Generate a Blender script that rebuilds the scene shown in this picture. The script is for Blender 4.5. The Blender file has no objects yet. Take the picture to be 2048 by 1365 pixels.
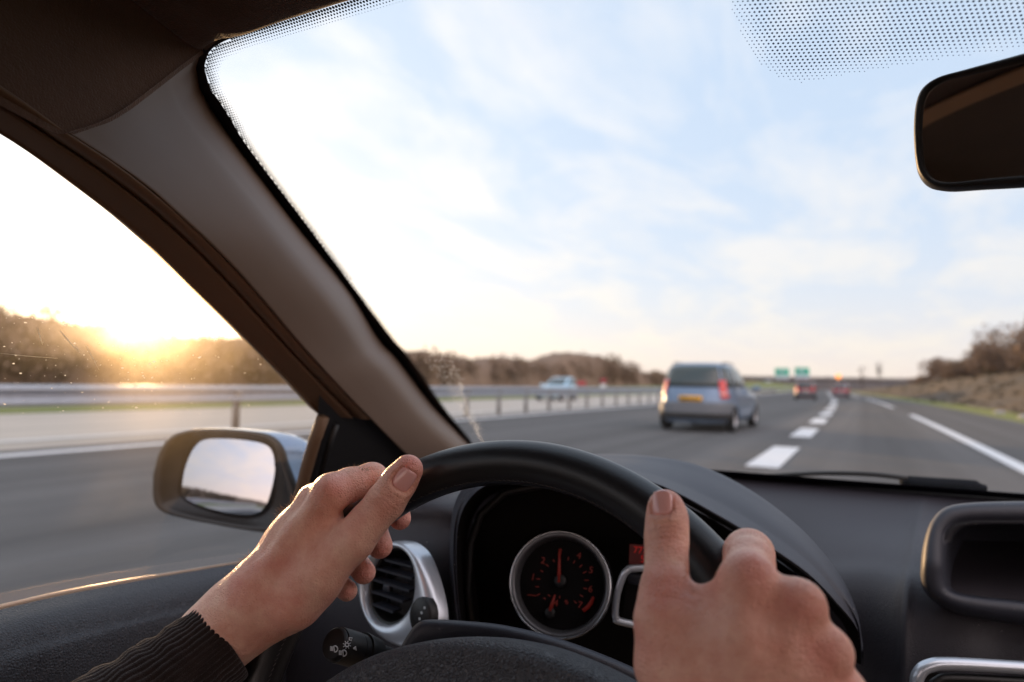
import bpy, bmesh, math, random
import numpy as np
from mathutils import Vector, Matrix

# ------------------------------------------------------------------ camera, world, sun
SC = bpy.context.scene
COL = SC.collection
H = 1.10                                  # eye height above the road
YAW, PITCH, ROLL = map(math.radians, (27.64, 3.38, 1.2))
FPX = 1365.0                              # focal length in photo pixels (24 mm)
EYE = np.array([0, 0, H])
_f = np.array([-math.sin(YAW)*math.cos(PITCH), math.cos(YAW)*math.cos(PITCH), math.sin(PITCH)])
_r = np.array([math.cos(YAW), math.sin(YAW), 0.0]); _u = np.cross(_r, _f)
CR = math.cos(ROLL)*_r + math.sin(ROLL)*_u
CU = -math.sin(ROLL)*_r + math.cos(ROLL)*_u
CF = _f
cam = bpy.data.cameras.new('camera'); camo = bpy.data.objects.new('camera', cam); COL.objects.link(camo)
camo.matrix_world = Matrix(((CR[0], CU[0], -CF[0], 0), (CR[1], CU[1], -CF[1], 0), (CR[2], CU[2], -CF[2], H), (0, 0, 0, 1)))
cam.sensor_width = 36; cam.lens = 36*FPX/2048; cam.clip_start = 0.02; cam.clip_end = 6000
cam.dof.use_dof = True; cam.dof.focus_distance = 0.475; cam.dof.aperture_fstop = 5.0
SC.camera = camo
SC.view_settings.view_transform = 'Standard'; SC.view_settings.look = 'None'
SC.view_settings.exposure = 1.38; SC.view_settings.gamma = 1
SC.render.engine = 'CYCLES'
SC.cycles.use_denoising = True
SC.cycles.max_bounces = 8; SC.cycles.diffuse_bounces = 4; SC.cycles.glossy_bounces = 4
SC.cycles.transparent_max_bounces = 12; SC.cycles.sample_clamp_indirect = 6
SC.cycles.caustics_reflective = False; SC.cycles.caustics_refractive = False

SUN_AZ, SUN_EL = math.radians(-56.0), math.radians(4.8)      # azimuth from +Y, clockwise positive
SUN = np.array([math.sin(SUN_AZ)*math.cos(SUN_EL), math.cos(SUN_AZ)*math.cos(SUN_EL), math.sin(SUN_EL)])
W = bpy.data.worlds.new('World'); SC.world = W; W.use_nodes = True
nt = W.node_tree; nd = nt.nodes; lk = nt.links; nd.clear()
def N(t, **k):
    n = nd.new(t)
    for a, b in k.items(): setattr(n, a, b)
    return n
def M(op, a, b=None, c=None, cl=False):
    n = N('ShaderNodeMath', operation=op); n.use_clamp = cl
    for i, v in enumerate((a, b, c)):
        if v is None: continue
        if isinstance(v, (int, float)): n.inputs[i].default_value = v
        else: lk.new(v, n.inputs[i])
    return n.outputs[0]
def MIX(fac, a, b, bt='MIX'):
    n = N('ShaderNodeMix', data_type='RGBA', blend_type=bt)
    for s, v in ((n.inputs['Factor'], fac), (n.inputs['A'], a), (n.inputs['B'], b)):
        s = [q for q in n.inputs if q.name == s.name and (q.type == ('VALUE' if s.name == 'Factor' else 'RGBA'))][0]
        if isinstance(v, (int, float)): s.default_value = v
        elif isinstance(v, tuple): s.default_value = (*v, 1)
        else: lk.new(v, s)
    return [q for q in n.outputs if q.type == 'RGBA'][0]
sky = N('ShaderNodeTexSky', sky_type='NISHITA'); sky.sun_disc = False
sky.sun_elevation = SUN_EL; sky.sun_rotation = SUN_AZ
sky.air_density = 1.0; sky.dust_density = 1.5; sky.ozone_density = 1.5; sky.altitude = 50
tc = N('ShaderNodeTexCoord'); sp = N('ShaderNodeSeparateXYZ'); lk.new(tc.outputs['Generated'], sp.inputs[0])
dz = M('MAXIMUM', sp.outputs[2], 0.0)
dp = N('ShaderNodeVectorMath', operation='DOT_PRODUCT'); lk.new(tc.outputs['Generated'], dp.inputs[0]); dp.inputs[1].default_value = tuple(SUN)
cs = M('MAXIMUM', dp.outputs['Value'], 0.0)
glow = M('ADD', M('MULTIPLY', M('POWER', cs, 8.0), 0.22), M('MULTIPLY', M('POWER', cs, 90.0), 3.0))
inv = M('DIVIDE', 1.0, M('ADD', dz, 0.13))
cb = N('ShaderNodeCombineXYZ'); lk.new(M('MULTIPLY', sp.outputs[0], inv), cb.inputs[0]); lk.new(M('MULTIPLY', sp.outputs[1], inv), cb.inputs[1])
mp = N('ShaderNodeMapping'); mp.inputs['Rotation'].default_value = (0, 0, math.radians(-35)); mp.inputs['Scale'].default_value = (1.0, 0.55, 1); lk.new(cb.outputs[0], mp.inputs[0])
n1 = N('ShaderNodeTexNoise'); n1.inputs['Scale'].default_value = 1.9; n1.inputs['Detail'].default_value = 7; n1.inputs['Roughness'].default_value = 0.56; n1.inputs['Distortion'].default_value = 0.7; lk.new(mp.outputs[0], n1.inputs['Vector'])
n2 = N('ShaderNodeTexNoise'); n2.inputs['Scale'].default_value = 6.5; n2.inputs['Detail'].default_value = 5; lk.new(mp.outputs[0], n2.inputs['Vector'])
cm = M('ADD', n1.outputs[0], M('MULTIPLY', M('SUBTRACT', n2.outputs[0], 0.5), 0.28))
cm = M('MULTIPLY', M('SUBTRACT', cm, 0.42), 4.5, cl=True)
cloud = MIX(M('MULTIPLY', dz, 2.6, cl=True), (0.99, 0.90, 0.82), (0.99, 0.985, 1.0))
base = MIX(M('MULTIPLY', M('POWER', M('MAXIMUM', M('SUBTRACT', 1.0, dz), 0.0), 5.0), 0.75, cl=True), (0.62, 0.765, 0.97), (0.88, 0.885, 0.95))
base = MIX(M('POWER', M('SUBTRACT', 1.0, dz, cl=True), 13.0), base, (1.0, 0.855, 0.76))
skyc = MIX(M('MULTIPLY', cm, 0.75), base, cloud)
skyc = MIX(glow, skyc, (1.0, 0.80, 0.52), 'ADD')
# unseen sky opposite the sun, brightened and warmed to fill the cabin with light
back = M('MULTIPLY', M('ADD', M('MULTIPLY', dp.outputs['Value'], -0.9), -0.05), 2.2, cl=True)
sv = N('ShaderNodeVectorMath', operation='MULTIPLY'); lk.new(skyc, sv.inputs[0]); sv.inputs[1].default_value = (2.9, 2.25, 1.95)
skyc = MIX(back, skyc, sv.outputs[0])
# the physical sky drives half of the colour, thin sunlit cloud the rest
vm = N('ShaderNodeVectorMath', operation='SCALE'); lk.new(sky.outputs[0], vm.inputs[0]); vm.inputs['Scale'].default_value = 0.012
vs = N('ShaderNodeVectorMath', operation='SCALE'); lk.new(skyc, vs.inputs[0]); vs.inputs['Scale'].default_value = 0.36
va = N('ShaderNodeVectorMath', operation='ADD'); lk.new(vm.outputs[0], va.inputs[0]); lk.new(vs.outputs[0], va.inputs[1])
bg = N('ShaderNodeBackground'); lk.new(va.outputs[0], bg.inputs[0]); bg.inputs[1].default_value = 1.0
wo = N('ShaderNodeOutputWorld'); lk.new(bg.outputs[0], wo.inputs[0])
sl = bpy.data.lights.new('sun', 'SUN'); sl.energy = 2.3; sl.angle = math.radians(0.6); sl.color = (1.0, 0.62, 0.30)
so = bpy.data.objects.new('sun', sl); COL.objects.link(so)
so.rotation_euler = Vector(-SUN).to_track_quat('-Z', 'Y').to_euler()

# ------------------------------------------------------------------ helpers
rnd = random.Random(7); RG = np.random.default_rng(3)
def tag(o, label=None, cat=None, group=None, kind=None):
    for k, v in (('label', label), ('category', cat), ('group', group), ('kind', kind)):
        if v: o[k] = v
    return o
def empty(name, loc=(0, 0, 0), rz=0):
    o = bpy.data.objects.new(name, None); COL.objects.link(o); o.location = loc; o.rotation_euler = (0, 0, rz); o.empty_display_size = .1
    return o
def mesh(name, V, Fs, mat, parent=None, smooth=True, angle=None, mats=None, fm=None):
    me = bpy.data.meshes.new(name)
    me.from_pydata([tuple(map(float, v)) for v in V], [], [tuple(map(int, f)) for f in Fs])
    for m in (mats or [mat]): me.materials.append(m)
    if fm is not None: me.polygons.foreach_set('material_index', np.asarray(fm, dtype=np.int32))
    if smooth: me.polygons.foreach_set('use_smooth', [True]*len(me.polygons))
    me.update()
    o = bpy.data.objects.new(name, me); COL.objects.link(o)
    if parent: o.parent = parent
    if angle: 
        try: me.set_sharp_from_angle(angle=math.radians(angle))
        except Exception: pass
    return o
def mod(o, t, **k):
    m = o.modifiers.new(t, t)
    for a, b in k.items(): setattr(m, a, b)
    return m
def ray(x, y): return CR*(x-1024)/FPX - CU*(y-682.5)/FPX + CF
def P(x, y, d): return EYE + ray(x, y)*d
def onp(x, y, n, c):                       # hit plane n.p=c (p relative to the eye)
    r = ray(x, y); return EYE + r*(c/(r @ np.array(n, float)))
def GL(x, y, o=0.0): return onp(x, y, (0, .5286, 1), .445+o)       # windscreen plane
def SD(x, y, c=-.53): return onp(x, y, (1, 0, -.5), c)              # door glass plane
def crom(A, n):                            # Catmull-Rom along axis 0
    A = np.asarray(A, float); k = len(A)
    if k == 1 or n <= 1: return A
    E = np.concatenate([[2*A[0]-A[1]], A, [2*A[-1]-A[-2]]])
    out = []
    for i in range(k-1):
        p0, p1, p2, p3 = E[i:i+4]
        for j in range(n):
            t = j/n
            out.append(.5*((2*p1)+(-p0+p2)*t+(2*p0-5*p1+4*p2-p3)*t*t+(-p0+3*p1-3*p2+p3)*t**3))
    out.append(A[-1]); return np.array(out)
def resamp(A, n):
    A = np.asarray(A, float); s = np.r_[0, np.cumsum(np.linalg.norm(np.diff(A, axis=0), axis=1))]
    t = np.linspace(0, s[-1], n); return np.stack([np.interp(t, s, A[:, i]) for i in range(A.shape[1])], 1)
def grid_faces(m, n, cu=False, cv=False, off=0):
    F = []
    for i in range(m if cu else m-1):
        for j in range(n if cv else n-1):
            a, b = i, (i+1) % m; c, d = j, (j+1) % n
            F.append((off+a*n+c, off+a*n+d, off+b*n+d, off+b*n+c))
    return F
def surf(name, rows, mat, parent=None, su=4, sv=4, thick=0, off=0, **k):
    A = np.array([crom(r, sv) for r in rows]); A = crom(A, su)
    m, n = A.shape[:2]
    o = mesh(name, A.reshape(-1, 3), grid_faces(m, n), mat, parent, **k)
    if thick: mod(o, 'SOLIDIFY', thickness=thick, offset=off)
    return o
def sweep_vf(path, rad, ns=12, closed=False, sec=None, up=None, caps=True):
    path = np.asarray(path, float); n = len(path)
    T = np.roll(path, -1, 0)-np.roll(path, 1, 0) if closed else np.gradient(path, axis=0)
    T /= np.linalg.norm(T, axis=1)[:, None]+1e-12
    if up is None:
        up = np.array([0, 0, 1.]) if abs(T[0][2]) < .9 else np.array([1., 0, 0])
    nn = np.asarray(up, float); V = []
    rad = np.broadcast_to(rad, (n,))
    if sec is None:
        a = np.linspace(0, 2*np.pi, ns, endpoint=False); sec = np.stack([np.cos(a), np.sin(a)], 1)
    ns = len(sec)
    for i in range(n):
        nn = nn-T[i]*(nn @ T[i]); nn /= np.linalg.norm(nn)+1e-12; bb = np.cross(T[i], nn)
        V.append(path[i]+rad[i]*(sec[:, :1]*nn+sec[:, 1:]*bb))
    V = np.concatenate(V); Fs = grid_faces(n, ns, closed, True)
    if caps and not closed: Fs += [tuple(range(ns))[::-1], tuple(range((n-1)*ns, n*ns))]
    return V, Fs
def tube(name, path, rad, mat, parent=None, ns=12, closed=False, **k):
    V, Fs = sweep_vf(path, rad, ns, closed, **{q: k.pop(q) for q in ('sec', 'up', 'caps') if q in k})
    return mesh(name, V, Fs, mat, parent, **k)
def frame(c, n, up):
    n = np.asarray(n, float); n /= np.linalg.norm(n); up = np.asarray(up, float)
    y = up-n*(up @ n); y /= np.linalg.norm(y); x = np.cross(y, n); return np.asarray(c, float), x, y, n
def fr_pt(fr, x, y, z=0): return fr[0]+fr[1]*x+fr[2]*y+fr[3]*z
def lathe(name, fr, prof, mat, parent=None, ns=64, sx=1, sy=1, **k):     # prof: (r, z) about fr normal
    V = []
    for r, z in prof:
        for i in range(ns):
            a = 2*np.pi*i/ns; V.append(fr_pt(fr, r*sx*np.cos(a), r*sy*np.sin(a), z))
    return mesh(name, V, grid_faces(len(prof), ns, False, True), mat, parent, **k)
def boxvf(c, s, off=0, R=None):
    x, y, z = [q/2 for q in s]; V = np.array([(a, b, d) for a in (-x, x) for b in (-y, y) for d in (-z, z)])
    if R is not None: V = V @ np.asarray(R).T
    V = V+np.asarray(c); Fs = [(0, 1, 3, 2), (4, 6, 7, 5), (0, 4, 5, 1), (2, 3, 7, 6), (0, 2, 6, 4), (1, 5, 7, 3)]
    return V, [tuple(off+i for i in f) for f in Fs]
class MB:
    def __init__(s): s.V = []; s.F = []; s.n = 0
    def add(s, V, Fs): s.V.append(np.asarray(V, float)); s.F += [tuple(i+s.n for i in f) for f in Fs]; s.n += len(V)
    def box(s, c, d, R=None): s.add(*boxvf(c, d, 0, R))
    def build(s, name, mat, parent=None, bev=0, **k):
        o = mesh(name, np.concatenate(s.V), s.F, mat, parent, **k)
        if bev: mod(o, 'BEVEL', width=bev, segments=3, limit_method='ANGLE')
        return o

def mat(name, col, rough=.5, metal=0, bump=None, var=None, spec=.5, coat=0, sss=0, emit=None, es=0, sheen=0):
    m = bpy.data.materials.new(name); m.use_nodes = True; t = m.node_tree; b = t.nodes['Principled BSDF']
    b.inputs['Base Color'].default_value = (*col, 1); b.inputs['Roughness'].default_value = rough; b.inputs['Metallic'].default_value = metal
    b.inputs['Specular IOR Level'].default_value = spec; b.inputs['Coat Weight'].default_value = coat
    if sheen: b.inputs['Sheen Weight'].default_value = sheen; b.inputs['Sheen Roughness'].default_value = .5
    if sss: b.inputs['Subsurface Weight'].default_value = sss; b.inputs['Subsurface Radius'].default_value = (.010, .004, .002); b.inputs['Subsurface Scale'].default_value = 1
    if emit: b.inputs['Emission Color'].default_value = (*emit, 1); b.inputs['Emission Strength'].default_value = es
    co = t.nodes.new('ShaderNodeTexCoord')
    if var:                                 # (scale, second colour, contrast)
        n = t.nodes.new('ShaderNodeTexNoise'); n.inputs['Scale'].default_value = var[0]; n.inputs['Detail'].default_value = 6; n.inputs['Roughness'].default_value = .6
        t.links.new(co.outputs['Object'], n.inputs['Vector'])
        r = t.nodes.new('ShaderNodeValToRGB'); c = var[2] if len(var) > 2 else .2
        r.color_ramp.elements[0].position = .5-c; r.color_ramp.elements[1].position = .5+c
        r.color_ramp.elements[0].color = (*col, 1); r.color_ramp.elements[1].color = (*var[1], 1)
        t.links.new(n.outputs[0], r.inputs[0]); t.links.new(r.outputs[0], b.inputs['Base Color'])
    if bump:                                # list of (type, scale, strength, distance)
        prev = None
        for ty, s, st, di in bump:
            if ty == 'v': n = t.nodes.new('ShaderNodeTexVoronoi'); n.feature = 'DISTANCE_TO_EDGE'; out = n.outputs['Distance']
            else: n = t.nodes.new('ShaderNodeTexNoise'); n.inputs['Detail'].default_value = 4; out = n.outputs[0]
            n.inputs['Scale'].default_value = s; t.links.new(co.outputs['Object'], n.inputs['Vector'])
            q = t.nodes.new('ShaderNodeBump'); q.inputs['Strength'].default_value = st; q.inputs['Distance'].default_value = di
            t.links.new(out, q.inputs['Height'])
            if prev: t.links.new(prev, q.inputs['Normal'])
            prev = q.outputs[0]
        t.links.new(prev, b.inputs['Normal'])
    return m
GRAIN = [('v', 520, .6, .0008), ('n', 240, .35, .0006)]
m_dash = mat('dash_plastic', (.041, .036, .043), .50, bump=GRAIN, spec=.45, var=(3, (.034, .030, .036)))
m_dash2 = mat('dash_plastic_smooth', (.034, .036, .049), .52, bump=[('v', 700, .35, .0005), ('n', 1500, .15, .0002)], spec=.5)
m_black = mat('black_plastic', (.008, .007, .007), .5, bump=[('n', 900, .2, .0003)])
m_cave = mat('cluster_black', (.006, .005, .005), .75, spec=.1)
m_leather = mat('rim_leather', (.014, .013, .014), .34, bump=[('v', 1100, .35, .0003), ('n', 500, .3, .0003)], spec=.55)
m_thread = mat('thread', (.10, .09, .085), .8)
m_door = mat('door_leather', (.050, .051, .060), .46, bump=[('v', 430, .9, .0016), ('n', 260, .4, .0008)])
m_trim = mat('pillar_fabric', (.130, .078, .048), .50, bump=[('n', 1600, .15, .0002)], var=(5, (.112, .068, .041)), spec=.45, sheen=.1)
m_frame = mat('door_frame_rubber', (.15, .088, .05), .6, bump=[('n', 700, .2, .0003)], spec=.3)  # brown kept warm to carry the sun's amber flare in the colour
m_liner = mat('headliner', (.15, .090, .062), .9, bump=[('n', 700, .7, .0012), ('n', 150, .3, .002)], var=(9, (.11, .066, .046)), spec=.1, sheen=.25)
m_rubber = mat('rubber', (.01, .009, .009), .55)
m_frit = mat('frit_ceramic', (.004, .004, .012), .35)
m_dot = mat('blue_black_dots', (.004, .02, .10), .35)
m_silver = mat('satin_silver', (.62, .66, .72), .3, .6, bump=[('n', 2500, .05, .0001)])
m_chrome = mat('chrome', (.55, .57, .6), .22, 1)
m_ring = mat('bezel_ring', (.16, .16, .17), .35, .6)
m_red = mat('red_numerals', (.16, .02, .015), .6, emit=(1, .09, .05), es=.011)
m_redn = mat('red_needle', (.12, .012, .008), .6, emit=(1, .04, .02), es=.012)
m_lcd = mat('red_display', (.02, .0, .0), .5, emit=(1, .01, .01), es=.006)
m_lcdt = mat('red_display_text', (.2, .0, .0), .5, emit=(1, .03, .02), es=.07)
m_white = mat('white_print', (.55, .56, .58), .6)
m_knit = mat('brown_knit', (.030, .018, .015), .95, bump=[('n', 1400, .8, .001)], sheen=.25, spec=.1, var=(60, (.018, .011, .010)))
m_beltg = mat('belt_seal', (.80, .58, .42), .35, .2)
m_mirror = mat('mirror_silver', (.46, .51, .58), .02, 1)
m_mirrord = mat('mirror_dimmed', (.80, .68, .60), .03, 1)
m_housing = mat('mirror_housing', (.020, .014, .011), .38, bump=[('n', 600, .2, .0004)])
m_carblue = mat('metallic_blue_paint', (.30, .40, .55), .25, .6, coat=.8)
def skin_mat():
    m = mat('skin', (.55, .33, .24), .46, sss=.12, spec=.5, bump=[('v', 520, .9, .0010), ('n', 170, .6, .0022)])
    t = m.node_tree; b = t.nodes['Principled BSDF']
    at = t.nodes.new('ShaderNodeAttribute'); at.attribute_name = 'flush'
    co = t.nodes.new('ShaderNodeTexCoord'); n = t.nodes.new('ShaderNodeTexNoise'); n.inputs['Scale'].default_value = 55; n.inputs['Detail'].default_value = 7; n.inputs['Roughness'].default_value = .68
    mr = t.nodes.new('ShaderNodeMapRange'); mr.inputs[1].default_value = .36; mr.inputs[2].default_value = .64; t.links.new(n.outputs[0], mr.inputs[0])
    n3 = t.nodes.new('ShaderNodeTexNoise'); n3.inputs['Scale'].default_value = 26; n3.inputs['Detail'].default_value = 3; t.links.new(co.outputs['Object'], n3.inputs['Vector'])
    m3 = t.nodes.new('ShaderNodeMapRange'); m3.inputs[1].default_value = .48; m3.inputs[2].default_value = .75; m3.inputs[4].default_value = .55; t.links.new(n3.outputs[0], m3.inputs[0])
    mx = t.nodes.new('ShaderNodeMath'); mx.operation = 'MAXIMUM'; t.links.new(at.outputs['Fac'], mx.inputs[0]); t.links.new(m3.outputs[0], mx.inputs[1])
    t.links.new(co.outputs['Object'], n.inputs['Vector'])
    a1 = t.nodes.new('ShaderNodeMix'); a1.data_type = 'RGBA'; ca = [q for q in a1.inputs if q.type == 'RGBA']; fa = [q for q in a1.inputs if q.type == 'VALUE'][0]
    ca[0].default_value = (.98, .60, .45, 1); ca[1].default_value = (.82, .38, .27, 1); t.links.new(mr.outputs[0], fa)
    a2 = t.nodes.new('ShaderNodeMix'); a2.data_type = 'RGBA'; cb = [q for q in a2.inputs if q.type == 'RGBA']; fb = [q for q in a2.inputs if q.type == 'VALUE'][0]
    t.links.new([q for q in a1.outputs if q.type == 'RGBA'][0], cb[0]); cb[1].default_value = (.76, .24, .19, 1); t.links.new(mx.outputs[0], fb)
    t.links.new([q for q in a2.outputs if q.type == 'RGBA'][0], b.inputs['Base Color'])
    return m
m_skin = skin_mat()
m_nail = mat('nail', (.95, .47, .42), .25, sss=.1, spec=.5, coat=.5)
m_hair = mat('arm_hair', (.55, .34, .18), .4)

def glass_mat(name, haze, rough, refl=.04, tint=(1, 1, 1)):  # rough lobes added so the pane glows and veils the view sunward
    m = bpy.data.materials.new(name); m.use_nodes = True; t = m.node_tree; t.nodes.clear(); n = t.nodes.new
    out = n('ShaderNodeOutputMaterial'); tr = n('ShaderNodeBsdfTransparent'); tr.inputs[0].default_value = (*tint, 1)
    gl = n('ShaderNodeBsdfGlossy'); gl.inputs['Roughness'].default_value = .01
    fr = n('ShaderNodeFresnel'); fr.inputs[0].default_value = 1.35
    mu = n('ShaderNodeMath'); mu.operation = 'MULTIPLY'; mu.inputs[1].default_value = refl; t.links.new(fr.outputs[0], mu.inputs[0])
    m1 = n('ShaderNodeMixShader'); t.links.new(mu.outputs[0], m1.inputs[0]); t.links.new(tr.outputs[0], m1.inputs[1]); t.links.new(gl.outputs[0], m1.inputs[2])
    rf0 = n('ShaderNodeBsdfRefraction'); rf0.inputs['IOR'].default_value = 1.07; rf0.inputs['Roughness'].default_value = rough; rf0.inputs[0].default_value = (1, .95, .9, 1)
    tl = n('ShaderNodeBsdfTranslucent'); tl.inputs[0].default_value = (.95, .92, .88, 1); rf1 = n('ShaderNodeBsdfRefraction'); rf1.inputs['IOR'].default_value = .935; rf1.inputs['Roughness'].default_value = rough; rf1.inputs[0].default_value = (1, .9, .75, 1)
    rm = n('ShaderNodeMixShader'); rm.inputs[0].default_value = .5; t.links.new(rf0.outputs[0], rm.inputs[1]); t.links.new(rf1.outputs[0], rm.inputs[2])
    rf = n('ShaderNodeMixShader'); rf.inputs[0].default_value = .15; t.links.new(rm.outputs[0], rf.inputs[1]); t.links.new(tl.outputs[0], rf.inputs[2])
    co = n('ShaderNodeTexCoord'); no = n('ShaderNodeTexNoise'); no.inputs['Scale'].default_value = 9; no.inputs['Detail'].default_value = 8; no.inputs['Roughness'].default_value = .7
    t.links.new(co.outputs['Object'], no.inputs['Vector'])
    m2 = n('ShaderNodeMixShader'); k = n('ShaderNodeMath'); k.operation = 'MULTIPLY'; k.inputs[1].default_value = haze*2; t.links.new(no.outputs[0], k.inputs[0])
    t.links.new(k.outputs[0], m2.inputs[0]); t.links.new(m1.outputs[0], m2.inputs[1]); t.links.new(rf.outputs[0], m2.inputs[2])
    t.links.new(m2.outputs[0], out.inputs[0]); return m
m_glass = glass_mat('windscreen_glass', .012, .95, .30)
m_dglass = glass_mat('sun_veil_door_glass', .019, .95, .08)  # stronger added scatter, imitating the golden sun glow over the side window
m_dust = mat('dust_speck', (.8, .75, .65), .6)
def dustmat():
    m = bpy.data.materials.new('water_stain'); m.use_nodes = True; t = m.node_tree; t.nodes.clear(); n = t.nodes.new
    o = n('ShaderNodeOutputMaterial'); a = n('ShaderNodeBsdfTranslucent'); a.inputs[0].default_value = (.9, .85, .75, 1); b = n('ShaderNodeBsdfDiffuse'); b.inputs[0].default_value = (.8, .77, .7, 1)
    x = n('ShaderNodeMixShader'); x.inputs[0].default_value = .35; t.links.new(a.outputs[0], x.inputs[1]); t.links.new(b.outputs[0], x.inputs[2]); t.links.new(x.outputs[0], o.inputs[0]); return m
m_stain = dustmat()

# ------------------------------------------------------------------ road and land
def bend(y):
    y = np.asarray(y, float); return np.where(y < 0, 0, np.where(y < 80, -y*y/3060., -80*80/3060.-(y-80)*.0523))
YS = np.concatenate([np.linspace(-200, -10, 20), np.linspace(0, 120, 41), np.linspace(130, 900, 50)])
def strip(name, x0, x1, z, m, ys=YS, nx=2, zf=None, parent=None, **k):
    X = np.linspace(x0, x1, nx); V = []
    for y in ys:
        b = bend(y)
        for x in X: V.append((x+b, y, z if zf is None else zf(x, y)))
    o = mesh(name, V, [f[::-1] for f in grid_faces(len(ys), nx)], m, parent, **k); return o
m_asph = mat('asphalt', (.104, .104, .105), .95, spec=.2, bump=[('n', 60, .5, .006)], var=(2.2, (.120, .119, .118), .3))
m_asph2 = mat('sun_glare_road', (.40, .345, .29), .6, bump=[('n', 30, .4, .004)], var=(1.2, (.46, .40, .33), .3))  # asphalt coloured pale and warm to imitate the low sun's glare on it
m_paint = mat('road_paint', (.78, .79, .80), .55, var=(9, (.62, .63, .64), .25))
m_grass = mat('grass', (.10, .12, .030), .95, bump=[('n', 14, 1, .05)], var=(1.1, (.17, .15, .05), .25))
m_field = mat('green_field', (.13, .165, .035), .95, bump=[('n', 8, 1, .05)], var=(.3, (.19, .20, .05), .3))
m_bank = mat('dry_bank', (.070, .063, .054), .95, bump=[('n', 9, 1, .08), ('n', 2, .6, .2)], var=(.45, (.115, .078, .042), .12))
m_steel = mat('galvanised_steel', (.46, .48, .52), .42, .75, bump=[('n', 40, .2, .002)], var=(8, (.36, .37, .40), .3))
m_post = mat('steel_post', (.30, .29, .28), .6, .3)
g = strip('ground', -1400, 1400, -.06, m_grass, ys=np.linspace(-1500, 3500, 30), nx=20); tag(g, kind='structure')
def tracks(m, amt):      # long faint wheel tracks along the lanes
    t = m.node_tree; b = t.nodes['Principled BSDF']; src = b.inputs['Base Color'].links[0].from_socket
    co = t.nodes.new('ShaderNodeTexCoord'); mp_ = t.nodes.new('ShaderNodeMapping'); mp_.inputs['Scale'].default_value = (1.1, .012, 1); t.links.new(co.outputs['Object'], mp_.inputs[0])
    n = t.nodes.new('ShaderNodeTexNoise'); n.inputs['Scale'].default_value = 1.0; n.inputs['Detail'].default_value = 3; t.links.new(mp_.outputs[0], n.inputs['Vector'])
    r = t.nodes.new('ShaderNodeMapRange'); r.inputs[1].default_value = .35; r.inputs[2].default_value = .65; r.inputs[3].default_value = 1-amt; r.inputs[4].default_value = 1+amt*.5; t.links.new(n.outputs[0], r.inputs[0])
    x = t.nodes.new('ShaderNodeVectorMath'); x.operation = 'SCALE'; t.links.new(src, x.inputs[0]); t.links.new(r.outputs[0], x.inputs['Scale']); t.links.new(x.outputs[0], b.inputs['Base Color'])
tracks(m_asph, .25); tracks(m_asph2, .15)
r_ = strip('road', -10.6, 5.2, 0, m_asph, nx=8); tag(r_, kind='structure')
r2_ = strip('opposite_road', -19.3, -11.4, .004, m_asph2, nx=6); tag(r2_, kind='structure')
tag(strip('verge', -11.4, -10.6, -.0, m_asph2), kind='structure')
mbk = MB()
def pstrip(x0, x1, y0, y1, w=0):
    ys = np.linspace(y0, y1, max(2, int((y1-y0)/3)+2)); V = []
    for y in ys: V += [(x0+bend(y), y, .008), (x1+bend(y), y, .008)]
    return V, [f[::-1] for f in grid_faces(len(ys), 2)]
line = mesh('edge_line', *pstrip(-10.02, -9.72, -120, 700), m_paint); tag(line, kind='structure')
mbk = MB(); mbk.add(*pstrip(1.88, 2.12, -60, 34.5)); y = 47
while y < 600: mbk.add(*pstrip(1.88, 2.12, y, y+38)); y += 52
tag(mbk.build('edge_line', m_paint), kind='structure')
mbk = MB(); y = 9.9-6.55*12
while y < 330: mbk.add(*pstrip(-1.50, -1.06, y, y+3.6)); y += 6.55
tag(mbk.build('lane_marking', m_paint), kind='structure')
mbk = MB(); y = 4
while y < 400: mbk.add(*pstrip(-15.6, -15.4, y, y+3)); y += 13
mbk.add(*pstrip(-12.0, -11.8, -120, 600)); tag(mbk.build('lane_marking', m_paint), kind='structure')

# guardrail between the carriageways
gr = empty('guardrail', (-10.8, 8, 0)); tag(gr, 'long galvanised steel crash barrier on posts between the two carriageways', 'guardrail')
prof = [(.03, .905), (-.03, .895), (-.055, .86), (-.05, .81), (.005, .775), (.02, .745), (.005, .715), (-.05, .68), (-.055, .63), (-.03, .595), (.03, .585)]
ys = np.concatenate([np.linspace(-60, 120, 61), np.linspace(126, 420, 40)]); V = []
for y in ys:
    for dx, z in prof: V.append((-10.8-dx*1.2+bend(y), y, z))
o = mesh('beam', np.array(V)-[-10.8, 8, 0], grid_faces(len(ys), len(prof)), m_steel, gr); mod(o, 'SOLIDIFY', thickness=.006)
me = None
pys = [9.3, 14.0, 16.0, 18.0]+[20.1+2.1*i for i in range(60)]
for y in pys:
    if me is None:
        mb = MB(); mb.box((0, 0, .40), (.015, .12, .82)); mb.box((.04, .055, .40), (.08, .012, .82)); mb.box((.04, -.055, .40), (.08, .012, .82)); mb.box((.075, 0, .745), (.10, .10, .26))
        p = mb.build('post', m_post, gr); me = p.data
    else: p = bpy.data.objects.new('post', me); COL.objects.link(p); p.parent = gr
    p.location = (-.08+bend(y)+0, y-8, 0)
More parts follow.
